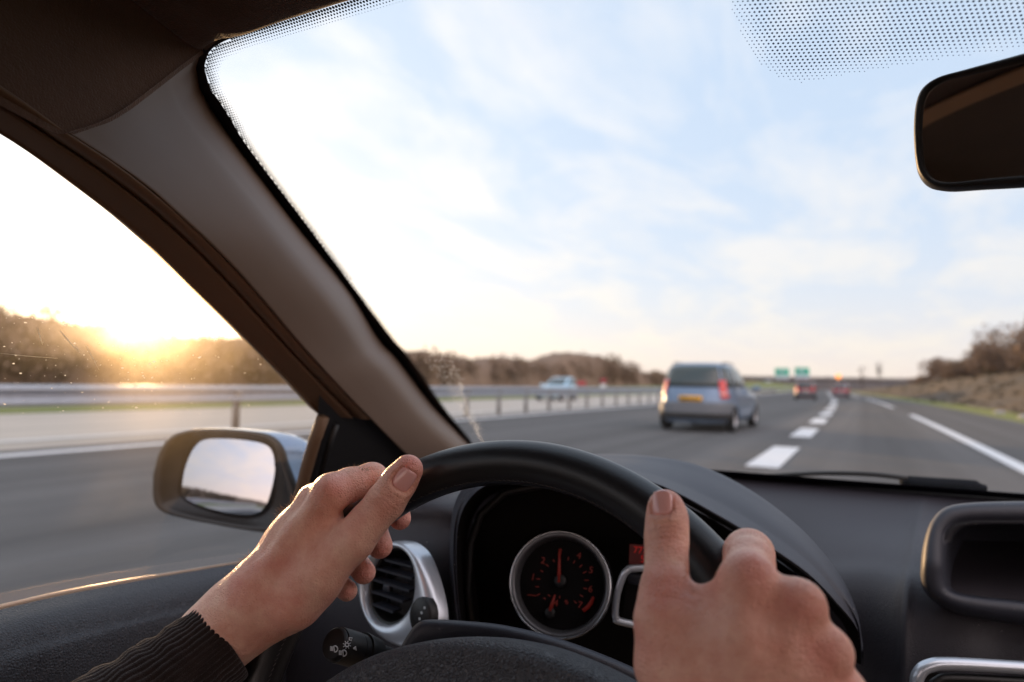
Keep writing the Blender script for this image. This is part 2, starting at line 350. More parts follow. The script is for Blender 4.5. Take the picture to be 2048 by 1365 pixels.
# banks and verges
def fz(x, y):
    t = np.clip((x-5.6)/8.5, 0, 1); h = (2.2+.9*math.sin(y*.021+1)+.8*min(1, max(0, (y-60)/60)))*(1 if y < 170 else max(0, 1-(y-170)/160))
    return -.02+h*(t*t*(3-2*t))+.10*math.sin(x*1.7+y*.5)*t+.06*math.sin(x*3.1-y*.9)*t
tag(strip('roadside_bank', 6.3, 70, 0, m_bank, ys=np.concatenate([np.linspace(-60, 180, 100), np.linspace(184, 420, 40)]), nx=40, zf=fz), kind='structure')
tag(strip('roadside_grass', 5.15, 6.5, 0, m_field, ys=np.concatenate([np.linspace(-60, 180, 100), np.linspace(184, 420, 40)]), nx=8, zf=lambda x, y: .01+fz(x, y)*1.0+.05*(x > 5.2)), kind='structure')
tag(strip('green_field', -90, -19.3, 0, m_field, ys=np.linspace(-400, 460, 110), nx=14, zf=lambda x, y: .01+max(0, min(1, (-x-20)/14))*(.15+.6*max(0, min(1, (y-60)/80)))), kind='structure')
def fe(x, y):
    t = max(0, min(1, (y-150)/50)); s = max(0, min(1, (-11.6-x)/4)); return -.05+(2.4*t)*s
tag(strip('grass_embankment', -70, -11.6, 0, m_field, ys=np.linspace(148, 420, 50), nx=24, zf=fe), kind='structure')
# tree foliage clumps
m_brush = mat('bare_twigs', (.17, .115, .080), .95, var=(.5, (.22, .15, .10), .2))
m_brush2 = mat('olive_leaves', (.050, .048, .020), .95, var=(.4, (.080, .062, .030), .2))
m_bark = mat('bark', (.08, .06, .045), .9, bump=[('n', 12, .6, .02)])
def twig_cloud(n, rx, ry, rz, seed, size=.35, thin=.22, lobes=6):
    g_ = np.random.default_rng(seed); L_ = g_.normal(size=(lobes, 3)); L_ /= np.linalg.norm(L_, axis=1)[:, None]; L_ *= g_.uniform(.25, .62, (lobes, 1)); rad = g_.uniform(.28, .55, lobes)
    k = g_.integers(0, lobes, n); d = g_.normal(size=(n, 3)); d /= np.linalg.norm(d, axis=1)[:, None]; c = (L_[k]+d*rad[k][:, None]*g_.uniform(0, 1, (n, 1))**.45)*[rx, ry, rz]
    a_ = g_.normal(size=(n, 3)); a_[:, 2] += .8; a_ /= np.linalg.norm(a_, axis=1)[:, None]; b_ = np.cross(a_, g_.normal(size=(n, 3))); b_ /= np.linalg.norm(b_, axis=1)[:, None]
    s = size*g_.uniform(.5, 1.4, (n, 1)); V = np.stack([c-b_*s*thin, c+b_*s*thin, c+a_*s+b_*s*thin*.2], 1).reshape(-1, 3)
    return V, np.arange(3*n).reshape(-1, 3)
def tree(kind, loc, h, w, m, seed, n=1500, label=None, cat='tree', group=None, trunk=.3, size=None, tr=1):
    r0 = empty(kind, loc); tag(r0, label, cat, group)
    ch = h*(1-trunk*.5)/2
    V, Fs = twig_cloud(n, w/2*1.25, w/2*1.25, ch*1.25, seed, size or h*.07); V = V+[0, 0, h-ch*1.02]; V[:, 2] = np.maximum(V[:, 2], .05)
    mesh('crown', V, Fs, m, r0, smooth=False)
    mb = MB(); g_ = np.random.default_rng(seed+99); V, Fs = sweep_vf(crom([(0, 0, -.3), (.02*h, 0, h*.25), (0, .02*h, h*.55), (.03*h, 0, h*.85)], 4), np.linspace(h*.025, h*.005, 13)*tr, 7); mb.add(V, Fs)
    for i in range(7):
        a_ = g_.uniform(0, 6.28); z0 = h*g_.uniform(.15, .6); V, Fs = sweep_vf([(0, 0, z0), (math.cos(a_)*w*.2, math.sin(a_)*w*.2, z0+h*.13), (math.cos(a_)*w*.38, math.sin(a_)*w*.38, z0+h*.3)], [h*.012, h*.008, h*.003], 5); mb.add(V, Fs)
    mb.build('trunk', m_bark, r0); return r0
def copy_tree(root, loc, rz, s, label=None):
    r0 = root.copy(); COL.objects.link(r0); r0.location = loc; r0.rotation_euler = (0, 0, rz); r0.scale = (s, s, s)
    if label: r0['label'] = label
    for ch in root.children: c_ = ch.copy(); COL.objects.link(c_); c_.parent = r0
    return r0
def gpos(px, dist, zoff=0):               # a place on the land seen at this bearing
    d = ray(px, 770); d = d[:2]/np.linalg.norm(d[:2]); return d[0]*dist, d[1]*dist
# hedge line behind the opposite carriageway (one mass of winter scrub)
V = []; Fs = []; g_ = np.random.default_rng(11); nb = 0
for i in range(900):
    y = g_.uniform(-150, 330) if i > 350 else g_.uniform(-5, 60); x = -40+g_.uniform(-3.5, 3.5)
    hgt = 4.25+.12*math.sin(y*.11)+.2*math.sin(y*.31+2)+(2.7*math.exp(-((y-110)/16)**2))+.9*math.exp(-((y-82)/5)**2)+.9*math.exp(-((y-135)/14)**2)-.25*(y > 30)
    v, f = twig_cloud(150, 2.0, 2.0, hgt*.55, int(g_.integers(1e6)), .42, .30, 4); v[:, 2] += hgt*.50; v[:, 2] = np.clip(v[:, 2], 0, None); V.append(v+[x+float(bend(y))*.7, y, 0]); Fs.append(f+nb); nb += len(v)
# solid heart of the hedge
hedge = mesh('hedgerow', np.concatenate(V), np.concatenate(Fs), m_brush, smooth=False)
tag(hedge, 'long brown mass of bare winter scrub beyond the opposite carriageway', 'hedgerow', kind='stuff')
hz = lambda x, y: (3.75+.10*math.sin(y*.11)+.3*math.sin(y*.31+2)+(2.6*math.exp(-((y-110)/16)**2)))*max(0, 1-((x+42)/4.5)**4)+.15*math.sin(y*1.3+x*2)
o = strip('hedge_bank', -46.5, -37.5, 0, m_brush, ys=np.linspace(-500, 400, 360), nx=12, zf=hz); tag(o, kind='structure')
for v in o.data.vertices: v.co.x -= float(bend(v.co.y))*.3
# far wooded hills on the horizon
def ridge(name, px0, px1, dist, prof_, m, label):
    xs_ = np.linspace(px0, px1, 60); V = []; 
    for k, px in enumerate(xs_):
        d = ray(px, 770); d = d[:2]/np.linalg.norm(d[:2]); el = np.interp(px, *zip(*prof_)); hh = el*(1+.10*math.sin(k*1.9)+.07*math.sin(k*4.1))
        for q, z in ((0, -1), (0.01, hh*.6), (.03, hh), (.10, hh*.9), (.2, -1)): V.append((d[0]*dist*(1+q), d[1]*dist*(1+q), z))
    o = mesh(name, V, grid_faces(60, 5), m); return tag(o, kind='structure')
m_far = mat('distant_woods', (.085, .075, .080), .95, bump=[('n', .3, 1, .5)], var=(.05, (.12, .10, .09), .2))
ridge('hills', 780, 2300, 520, [(780, 9), (1000, 9), (1200, 9.5), (1330, 7.5), (1500, 7), (1600, 7.4), (1700, 8.5), (1800, 7), (2300, 9)], m_far, '')
ridge('hills', -500, 780, 600, [(-500, 12), (780, 12)], m_far, '')
# bushes on the right-hand bank
b0 = tree('bare_bush', (0, 0, 0), 4.2, 5.2, m_brush, 5, 2300, 'dense brown leafless bush in the scrub along the top of the right-hand bank', 'bush', 'bushes along the right-hand bank', trunk=.1)
b1 = tree('bare_bush', (0, 0, 0), 3.6, 4.6, m_brush2, 6, 2300, 'olive brown bush in the scrub along the top of the right-hand bank', 'bush', 'bushes along the right-hand bank', trunk=.1)
first = {0: True, 1: True}; k = 0
for i in range(56):
    y = 40+i*1.9+rnd.uniform(-1, 1); x = 13.2+rnd.uniform(-1.0, 4.5)+(i % 3)*1.8; s = (1.05+.25*max(0, min(1, (112-y)/50)))*rnd.uniform(.8, 1.2)
    if y > 122: s *= .6
    loc = (x+float(bend(y)), y, fz(x, y)-.75); w = i % 3 == 1; src = b1 if w else b0
    if first[w]: src.location = loc; src.scale = (s, s, s); first[w] = False
    else: copy_tree(src, loc, rnd.random()*6, s)
x, y = gpos(1990, 92); tree('bare_tree', (x, y, fz(x-float(bend(y)), y)-.2), 6.5, 5.5, m_brush, 21, 700, 'taller bare tree standing above the scrub on the right-hand bank, near the picture edge', trunk=.2, size=.35)
x, y = gpos(1725, 330); tree('bare_tree', (x, y, 0), 12, 4, m_far, 31, 45, 'thin bare tree on the horizon just right of the amber light', trunk=.6, size=.8, tr=.3)
x, y = gpos(1757, 300); tree('bare_tree', (x, y, 0), 12.5, 4, m_far, 33, 55, 'thin bare tree on the horizon nearer to the right-hand bank', trunk=.6, size=.8, tr=.3)
# white stones on the right verge
m_stone = mat('pale_stone', (.42, .40, .37), .9)
# rough scrub and tufts over the bank
V = []; Fs = []; nb = 0; g_ = np.random.default_rng(77)
for i in range(800):
    y = 18+g_.uniform(0, 1)**1.6*170; x = 6.0+g_.uniform(0, 1)*9; s = g_.uniform(.10, .30)
    v, f = twig_cloud(10, s*1.3, s*1.3, s*.8, int(g_.integers(1e6)), s*.8, .25, 3); V.append(v+[x+float(bend(y)), y, fz(x, y)+s*.3]); Fs.append(f+nb); nb += len(v)
tag(mesh('bank_scrub', np.concatenate(V), np.concatenate(Fs), m_brush2, smooth=False), 'rough tufts of dry scrub scattered over the right-hand bank', 'scrub', kind='stuff')
for i, (x, y, s, lb) in enumerate(((5.9, 33.5, .22, 'white stone lying in the grass of the right verge, the nearer of two'), (5.9, 39, .18, 'white stone lying in the grass of the right verge, the farther of two'))):
    bm = bmesh.new(); bmesh.ops.create_icosphere(bm, subdivisions=3, radius=1)
    for v in bm.verts: v.co *= 1+.18*math.sin(v.co.x*3+i)*math.cos(v.co.y*4); v.co.z *= .6
    me_ = bpy.data.meshes.new('stone'); bm.to_mesh(me_); bm.free(); me_.materials.append(m_stone); o = bpy.data.objects.new('stone', me_); COL.objects.link(o); o.location = (x+float(bend(y)), y, .1); o.scale = (s*1.5, s, s); tag(o, lb, 'stone', 'white stones on the verge')
# ------------------------------------------------------------------ other vehicles
m_tyre = mat('tyre', (.012, .012, .012), .8); m_rim = mat('wheel_rim', (.5, .5, .52), .3, .8)
m_cglass = mat('car_window', (.03, .045, .045), .06, spec=.8); m_under = mat('underbody', (.02, .02, .02), .8)
m_tail = mat('tail_light', (.45, .02, .02), .25, coat=.5, emit=(1, .05, .03), es=.06); m_tail2 = mat('reverse_light', (.75, .62, .60), .2)
m_plate = mat('yellow_plate', (.85, .45, .04), .5); m_wplate = mat('white_plate', (.75, .75, .72), .5); m_ink = mat('plate_ink', (.15, .09, .03), .6)
m_bump = mat('grey_bumper', (.12, .13, .145), .5)  # grey set darker for the shadow on the lower bumper
def paint(name, c, dark=False): return mat(name, c, .34, .3, coat=.5)
def ringpts(zl, n=72):
    """one horizontal ring of the body at level z: (z, rear y, front y, half width, corner radius)"""
    z, y0, y1, w, r = zl; out = []; cy = (y0+y1)/2; hy = (y1-y0)/2
    for k in range(n):
        t = 2*math.pi*k/n; p = max(2.4, 7-r*8); c_, s_ = math.cos(t), math.sin(t)
        out.append((w*abs(c_)**(2/p)*(1 if c_ >= 0 else -1), cy+hy*abs(s_)**(2/p)*(1 if s_ >= 0 else -1), z))
    return out
def make_vehicle(name, loc, rz, L, Wd, Ht, pm, style, label, cat, group=None, plate=None):
    """x: width, y: forward, origin at the middle of the rear end on the ground"""
    root = empty(name, loc, rz); tag(root, label, cat, group); w = Wd/2; H_ = Ht
    bh = H_*(.56 if style == 'mpv' else .58)
    hood = L-(.95 if style == 'mpv' else 1.15); cowl = hood-.25
    lv = [(.22, .10, L-.12, w-.12, .3), (.30, .03, L-.03, w-.03, .3), (.42, .0, L, w, .3), (.62, .02, L+.0, w, .3), (H_*.47, .03, L-.06, w*.995, .32), (bh-.06, .05, L-.22, w*.985, .33), (bh, .07, hood+.1, w*.96, .33),
          (bh+.05, .10, cowl, w*.945, .33), (H_*.72, .17, cowl-.38, w*.90, .33), (H_*.84, .25, cowl-.72, w*.845, .35), (H_*.92, .34, cowl-1.0, w*.79, .38), (H_*.965, .44, cowl-1.22, w*.72, .42), (H_*.99, .60, cowl-1.5, w*.60, .5), (H_, .95, cowl-1.9, w*.35, .6)]
    R_ = np.array([ringpts(q) for q in lv]); n = R_.shape[1]; wr = .32; wy = (.80, L-.85)
    for i in range(4):
        for k in range(n):
            for yc in wy:
                dx = abs(R_[i, k, 1]-yc)
                if dx < wr+.05 and abs(R_[i, k, 0]) > w*.8: R_[i, k, 2] = max(R_[i, k, 2], min(.62, wr+math.sqrt(max(0, (wr+.05)**2-dx*dx))+.0*i)+i*.002)
    top = R_[-1].mean(0); V = np.vstack([R_.reshape(-1, 3), [top], [[0, L/2, .22]]]); Fs = grid_faces(len(lv), n, False, True)
    Fs = [f[::-1] for f in Fs]; b = (len(lv)-1)*n
    Fs += [(b+k, b+(k+1) % n, len(V)-2) for k in range(n)]+[((k+1) % n, k, len(V)-1) for k in range(n)]
    mesh('body', V, Fs, pm, root, angle=50)
    def patch(nm, i0, f0, i1, f1, sel, m, off=.006, sub=6):
        # piece of the same skin between levels i0+f0 and i1+f1, for the ring columns in sel, pushed out a little
        lvs = np.linspace(i0+f0, i1+f1, sub); out = []
        for q in lvs:
            i = int(min(q, len(lv)-2)); t = q-i; row = R_[i]*(1-t)+R_[i+1]*t; c_ = np.array([0, L/2, row[0, 2]])
            out.append([row[k % n]+(np.array([row[k % n, 0]/w*1.0, (row[k % n, 1]-L/2)/(L/2), .15]))*off for k in sel])
        out = np.array(out); o = mesh(nm, out.reshape(-1, 3), grid_faces(len(lvs), len(sel)), m, root); mod(o, 'SOLIDIFY', thickness=.012, offset=0); return o
    ang = lambda a0, a1: list(range(int(round(a0/360*n)), int(round(a1/360*n))+1))
    patch('rear_window', 7, .35, 10, .6, ang(237, 303), m_cglass)
    patch('windscreen', 7, .35, 10, .6, ang(60, 120), m_cglass)
    for a0, a1 in ((309, 346), (349, 371), (374, 400)): patch('side_window', 7, .35, 10, .35, ang(a0, a1), m_cglass)
    for a0, a1 in ((194, 231), (169, 191), (140, 166)): patch('side_window', 7, .35, 10, .35, ang(a0, a1), m_cglass)
    hi_ = 8.15 if style == 'mpv' else 7.3
    for a0, a1, s in ((221, 240, -1), (300, 319, 1)):
        tl = patch('tail_light', 4, .2, int(hi_), hi_ % 1, ang(a0, a1), m_tail, .014, 8)
        o = patch('reverse_light', 5, .3, 5, .95, ang(a0+2, a1-2), m_tail2, .020, 3); o.parent = tl
    bp = patch('bumper', 1, .2, 3, .5, ang(212, 328), m_bump, .045)
    if style == 'mpv': patch('bumper_insert', 1, .1, 2, .1, ang(222, 318), m_under, .05)
    mb = MB(); mb.box((0, -.02, H_*.475), (.54, .02, .13)); pl = mb.build('number_plate', plate or m_wplate, root)
    mb = MB()
    for q, ww in ((-.20, .05), (-.13, .04), (-.05, .05), (.03, .04), (.11, .05), (.19, .045)): mb.box((q, -.034, H_*.475), (ww, .004, .07))
    mb.build('plate_marks', m_ink, pl)
    mb = MB(); mb.box((0, L*.5, .30), (Wd*.7, L*.8, .2)); mb.build('underbody', m_under, root)
    if style == 'mpv':
        mb = MB(); V, Fs = sweep_vf([(.02, .10, bh+.16), (-.28, .15, bh+.20)], .010, 6); mb.add(V, Fs); mb.build('rear_wiper', m_under, root)
        for s in (-1, 1): V, Fs = sweep_vf(crom([(s*w*.66, .62, H_*.97), (s*w*.64, .9, H_-.005), (s*w*.62, 1.9, H_-.005), (s*w*.60, 2.2, H_*.97)], 4), .014, 8); mesh('roof_rail', V, Fs, m_under, root)
    for s in (-1, 1):
        V, Fs = sweep_vf([(s*(w-.05), cowl-.35, bh+.08), (s*(w+.08), cowl-.35, bh+.11), (s*(w+.19), cowl-.38, bh+.12)], [.03, .075, .06], 12); mesh('side_mirror', V, Fs, pm, root)
        for yc in wy:
            whl = empty('wheel', (s*(w-.11), yc, wr)); whl.parent = root
            fr_ = (np.zeros(3), np.array([0, 1., 0]), np.array([0, 0, 1.]), np.array([s*1., 0, 0]))
            def lt(nm, prof_, m): 
                V = []
                for r, z in prof_:
                    for i in range(28): a_ = 2*np.pi*i/28; V.append(fr_pt(fr_, r*np.cos(a_), r*np.sin(a_), z))
                return mesh(nm, V, grid_faces(len(prof_), 28, False, True), m, whl)
            lt('tyre', [(.19, -.09), (.30, -.10), (wr, -.07), (wr, .06), (.30, .095), (.21, .09), (.20, .06)], m_tyre)
            lt('rim', [(.205, .075), (.19, .05), (.12, .045), (.06, .07), (.001, .075)], m_rim)
    return root
m_p1 = paint('silver_blue_paint', (.155, .225, .33)); m_p2 = paint('dark_red_paint', (.22, .012, .02)); m_p3 = paint('red_paint', (.35, .03, .05)); m_p4 = paint('pale_blue_paint', (.48, .70, .84))
make_vehicle('minivan', (-3.72, 16.2, 0), math.radians(-1.5), 4.4, 1.80, 1.66, m_p1, 'mpv', 'silver blue minivan with a yellow plate driving in the next lane ahead', 'minivan', plate=m_plate)
make_vehicle('family_car', (-5.05, 66, 0), math.radians(3), 4.2, 1.80, 1.68, m_p2, 'mpv', 'dark red car with a tall tail driving far ahead, in front of the green signs', 'car')
make_vehicle('family_car', (-2.75, 84, 0), math.radians(3), 4.1, 1.80, 1.5, m_p3, 'car', 'small bright red car farthest ahead in our own lane', 'car')
make_vehicle('hatchback_car', (-17.1, 40.5, 0), math.radians(182), 3.8, 1.68, 1.44, m_p4, 'car', 'pale blue car coming the other way behind the guardrail', 'car')
x, y = gpos(1163, 62); rp = empty('red_hoarding', (x, y, 0), .3); tag(rp, 'small plain red board beyond the guardrail, just right of the pale blue car', 'board')
mb = MB(); mb.box((0, 0, 1.05), (.8, .05, .4)); mb.build('panel', m_p3, rp, bev=.02); mb = MB(); mb.box((-.3, .06, .6), (.08, .06, 1.2)); mb.box((.3, .06, .6), (.08, .06, 1.2)); mb.build('legs', m_post, rp)

# overhead direction signs
m_green = mat('sign_green', (.01, .42, .28), .5); m_swhite = mat('sign_white', (.55, .62, .72), .5)
def sign(px, dist, wd, z0, z1, split, label):
    x, y = gpos(px, dist); r0 = empty('direction_sign', (x, y, 0), math.radians(4)); tag(r0, label, 'road sign', 'overhead direction signs')
    mb = MB(); mb.box((0, 0, (z0+split)/2), (wd, .12, split-z0)); mb.build('lower_panel', m_swhite, r0, bev=.05)
    mb = MB(); mb.box((0, -.003, (z1+split)/2), (wd, .12, z1-split)); mb.build('upper_panel', m_green, r0, bev=.05)
    mb = MB(); mb.box((0, -.08, z1-.9), (wd*.5, .03, .35)); mb.box((-.1*wd, -.08, z1-1.7), (wd*.62, .03, .35)); mb.build('lettering_rows', m_swhite, r0)
    mb = MB(); mb.box((-wd*.3, .2, z1/2-.5), (.2, .2, z1-1)); mb.box((wd*.3, .2, z1/2-.5), (.2, .2, z1-1)); mb.build('sign_post', m_post, r0)
sign(1564, 255, 4.6, 3.9, 7.6, 5.0, 'left one of the two green signs with a white lower part')
sign(1604, 255, 4.6, 4.2, 7.9, 5.3, 'right one of the two green signs with a white lower part')
# overpass far ahead
br = empty('overpass', (*gpos(1600, 430), 0)); tag(br, 'low dark road bridge crossing far ahead under the green signs', 'bridge')
bx, by = gpos(1600, 430)
mb = MB(); mb.box((0, 0, 5.6), (130, 9, 1.3)); mb.build('deck', m_far, br); 
mb = MB(); mb.box((0, -4.2, 6.8), (130, .2, .9)); mb.build('parapet', m_post, br)
for px in (1537, 1690): x, y = gpos(px, 428); mb = MB(); mb.box((x-bx, y-by, 2.4), (3.0, 6, 5.0)); mb.build('pier', m_steel, br)
# amber lamp and small red sign
m_amber = mat('amber_lamp', (1, .4, .1), .5, emit=(1, .30, .06), es=.6)
x, y = gpos(1677, 150); lp = empty('warning_lamp', (x, y, 0)); tag(lp, 'round amber light on a pole above the farthest red car', 'lamp')
V, Fs = sweep_vf([(0, 0, 0), (0, 0, 3.2)], .06, 8); mesh('pole', V, Fs, m_post, lp)
V, Fs = sweep_vf([(0, -.1, 3.4), (0, -.05, 3.4), (0, .1, 3.4)], [.42, .5, .35], 20); mesh('lens', V, Fs, m_amber, lp)
x, y = gpos(1206, 75); rs = empty('roadside_sign', (x, y, 0), .3); tag(rs, 'small red and white sign beyond the guardrail, right of the pale blue car', 'road sign')
mb = MB(); mb.box((0, 0, 1.35), (.7, .05, .45)); mb.build('red_panel', m_p3, rs); mb = MB(); mb.box((0, .0, .75), (.6, .05, .5)); mb.build('white_panel', m_paint, rs); mb = MB(); mb.box((0, .06, .7), (.08, .06, 1.4)); mb.build('post', m_post, rs)
# ------------------------------------------------------------------ the car we sit in
car = empty('hatchback'); tag(car, 'dark interior of the hatchback seen from the driver seat, with pale pillar and round dials', 'car')
def part(name, *a, **k): return surf(name, *a, parent=car, **k)

# windscreen pane
def glp(x, y, o=0.0): return np.array([x, y, H+.445+o-.5286*y])
ws = mesh('windscreen', [glp(-.72, 1.16, .004), glp(.95, 1.16, .004), glp(.80, .33, .004), glp(-.50, .33, .004)], [(0, 1, 2, 3)], m_glass, car)
# black enamel band and its dots, on the inside of the pane
trimE = [(439, 76), (408, 95), (404, 100), (396, 115), (393, 130), (393, 148), (395, 163), (402, 185), (411, 204), (436, 239), (475, 295), (600, 460), (700, 585), (760, 682), (794, 717), (865, 811), (935, 886), (975, 935)]
fritE = [(470, 74), (441, 87), (419, 104), (410, 130), (410, 140), (412, 148), (416, 163), (424, 185), (432, 193), (462, 239), (500, 300), (625, 465), (725, 600), (787, 682), (818, 717), (888, 818), (944, 886), (980, 930)]
hd = lambda x, y, o: glp(x, y, o)
outer = [hd(.9, .330, 0), hd(.3, .330, 0), hd(-.1, .330, 0)]+[GL(673, 2)+[0, -.012, .006], GL(565, 30)+[0, -.012, .006], GL(491, 55)+[0, -.01, .005]]+[GL(x-12, y) for x, y in trimE]
inner = [hd(.9, .345, 0), hd(.3, .346, 0), hd(-.1, .347, 0)]+[GL(693, 2), GL(565, 43), GL(491, 65)]+[GL(x, y) for x, y in fritE]
a, b = resamp(crom(inner, 6), 240), None
ia = np.array(crom(inner, 6)); oa = np.array(crom(outer, 6))
V = np.concatenate([ia, oa]); n = len(ia)
frit = mesh('enamel_band', V, [(i, i+1, n+i+1, n+i) for i in range(n-1)], m_frit, ws)
V = np.array([glp(x, y, -.001) for x in np.linspace(-.7, 1, 12) for y in (1.085, 1.17)])
V[:, 1] += 0.0
mesh('enamel_band', V, [(2*i, 2*i+2, 2*i+3, 2*i+1) for i in range(11)], m_frit, ws)
eu = np.array([1, 0, 0.]); ev = np.array([0, 1, -.5286]); ev /= np.linalg.norm(ev)
O = glp(0, 0)
uv = lambda p: np.stack([(p-O) @ eu, (p-O) @ ev], -1)
def seg_dist(pts, poly):
    best = np.full(len(pts), 9.); sg = np.zeros(len(pts))
    for p, q in zip(poly[:-1], poly[1:]):
        e = q-p; L = e @ e
        if L < 1e-12: continue
        t = np.clip(((pts-p) @ e)/L, 0, 1); dd = pts-(p+t[:, None]*e); d = np.hypot(*dd.T)
        m = d < best; best[m] = d[m]; sg[m] = np.sign(e[0]*dd[m, 1]-e[1]*dd[m, 0])
    return best, sg
def dots(cs, rs, name, m=None):
    mb = MB(); an = np.arange(8)*np.pi/4; V = []; Fs = []
    for k, (c, r) in enumerate(zip(cs, rs)):
        for t in an: V.append(O+eu*(c[0]+r*np.cos(t))+ev*(c[1]+r*np.sin(t)))
        Fs.append(tuple(range(k*8, k*8+8)))
    return mesh(name, V, Fs, m or m_frit, ws, smooth=False)
ie = uv(ia); SPC = .0027
def hexgrid(x0, x1, y0, y1, s, rot=0):
    g = []; hy = s*.866
    for j in range(int((y1-y0)/hy)+1):
        for i in range(int((x1-x0)/s)+1): g.append((x0+i*s+(j % 2)*s/2, y0+j*hy))
    g = np.array(g)
    if rot:
        c = g.mean(0); R = np.array([[math.cos(rot), -math.sin(rot)], [math.sin(rot), math.cos(rot)]]); g = (g-c) @ R.T+c
    return g
g = hexgrid(ie[:, 0].min(), .12, ie[:, 1].min(), uv(GL(935, 880))[1], SPC)
d, sg = seg_dist(g, ie); lim = np.where(g[:, 1] < uv(GL(700, 560))[1], .0125, .0075)
side = sg[np.argmin(np.hypot(*(g-uv(GL(600, 250))).T))]
m = (sg == side) & (d < lim) & (d > .0002); dots(g[m], .00125*(1-d[m]/lim[m])**.75+.0001, 'enamel_dots')
pg = np.array([uv(GL(*p)) for p in ((1450, -70), (1458, 0), (1470, 35), (1490, 85), (1515, 125), (1556, 155), (1600, 166), (1650, 158), (1750, 140), (1900, 116), (2060, 94), (2300, 60), (2300, -140), (1450, -140))])
def inpoly(p, poly):
    x, y = p.T; c = np.zeros(len(p), bool)
    for (x1, y1), (x2, y2) in zip(poly, np.roll(poly, -1, 0)):
        k = ((y1 > y) != (y2 > y)) & (x < (x2-x1)*(y-y1)/(y2-y1+1e-12)+x1); c ^= k
    return c
g = hexgrid(pg[:, 0].min()-.03, pg[:, 0].max()+.03, pg[:, 1].min()-.03, pg[:, 1].max()+.03, .00285, .2)
k = inpoly(g, pg); g = g[k]; d, _ = seg_dist(g, np.vstack([pg, pg[:1]]))
dots(g, np.clip(.00032+d*.028, 0, .00070), 'mirror_shade_dots', m_dot)

# left pillar trim
W_ = crom([GL(x, y, -.003) for x, y in trimE[2:]], 3)
seam = [(133, 264), (180, 293), (235, 330), (300, 377), (360, 432), (420, 487), (480, 548), (540, 617), (600, 688), (687, 783), (745, 842), (800, 897), (850, 945)]
S_ = crom([SD(x, y) for x, y in seam], 3)
n = 40; Wn, Sn = resamp(W_, n), resamp(S_, n)
inn = -CF
fwd = np.array([.95, .28, 0.])
_sm = [(404, 100), (362, 130), (310, 170), (250, 215), (200, 243), (133, 264)]
_sd = [.544, .527, .505, .478, .458, .437]
topc = resamp(crom([P(x, y, d+.002) for (x, y), d in zip(_sm, _sd)], 5), 41)
rows = []
for t, bul, fw in ((-.03, -.030, .0), (0, -.002, .0), (.04, .012, 0), (.10, .026, 0), (.17, .037, 0), (.24, .043, 0), (.31, .0455, 0), (.40, .044, 0), (.52, .037, 0), (.68, .026, 0), (.84, .014, 0), (.95, .006, 0), (1, .001, 0), (1.0, -.012, 0)):
    w = np.clip(np.linspace(0, 1, n)*4.5, .04, 1)[:, None]
    q = Wn*(1-t)+Sn*t; tp = topc[int(round(min(1, max(0, t))*40))]-(Wn[0]*(1-min(1, max(0, t)))+Sn[0]*min(1, max(0, t)))
    q = q+tp*np.exp(-np.arange(n)/5.)[:, None]; vd = EYE-q; vd /= np.linalg.norm(vd, axis=1)[:, None]
    rows.append(q+vd*bul*w)
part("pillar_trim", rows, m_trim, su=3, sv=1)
# headliner
sm = [(133, 264), (200, 243), (250, 215), (310, 170), (362, 130), (400, 102)]
hs = [SD(133, 264)]+[P(x, y, d) for (x, y), d in zip(sm[1:-1], (.458, .478, .505, .527))]+[GL(402, 101, -.002)]
hs = hs+[GL(408, 94, -.003), GL(439, 75, -.003), GL(491, 62, -.003), GL(565, 36, -.003), GL(673, 1, -.003), hd(-.15, .347, -.003), hd(.1, .347, -.003), hd(.4, .347, -.003), hd(.8, .345, -.003)]
hs = np.array(hs); xs = hs[:, 0]
def rear(y, lift):
    out = []
    for i, p in enumerate(hs):
        k = min(1, max(0, (p[0]+.455)/.10)); k = k*k*(3-2*k)
        out.append([p[0]*.985 if i else p[0]-.0, y, p[2]+lift*k+(.015 if i < 1 else 0)])
    return np.array(out)
lip = hs+np.array([0, -.006, -.006])*np.clip((xs+.47)/.05, .1, 1)[:, None]
r2 = hs+np.array([0, -.03, -.004])*np.clip((xs+.47)/.05, .5, 1)[:, None]
r0 = hs+np.array([0, .004, .012])*np.clip((xs+.45)/.05, 0, 1)[:, None]+CF*.006
side_r = [SD(0, 168), SD(-200, 20)]
r3 = hs*[1, 0, 1]+[0, .0, 0]; 
def rowat(dy, lift):
    o = hs.copy()
    k = np.clip((xs+.455)/.12, 0, 1); k = k*k*(3-2*k)
    o[:, 1] -= dy; o[:, 2] += lift*k+.13*dy*(1-k)*(dy < .2)+.02*(1-k)*(dy >= .2); o[:, 0] += .05*dy*(1-k)*(dy < .2)
    return o
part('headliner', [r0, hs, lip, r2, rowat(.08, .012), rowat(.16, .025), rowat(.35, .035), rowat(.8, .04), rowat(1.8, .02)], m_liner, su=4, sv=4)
# roof skin above it keeps the daylight out
mesh('roof', [(-.60, .40, H+.30), (.9, .40, H+.30), (.95, -1.7, H+.38), (-.62, -1.7, H+.38), (-.62, .30, H+.20), (-.62, -1.7, H+.22), (.95, .3, H+.2), (.95, -1.7, H+.22)], [(0, 1, 2, 3), (0, 3, 5, 4), (1, 6, 7, 2)], m_carblue, car, smooth=False)

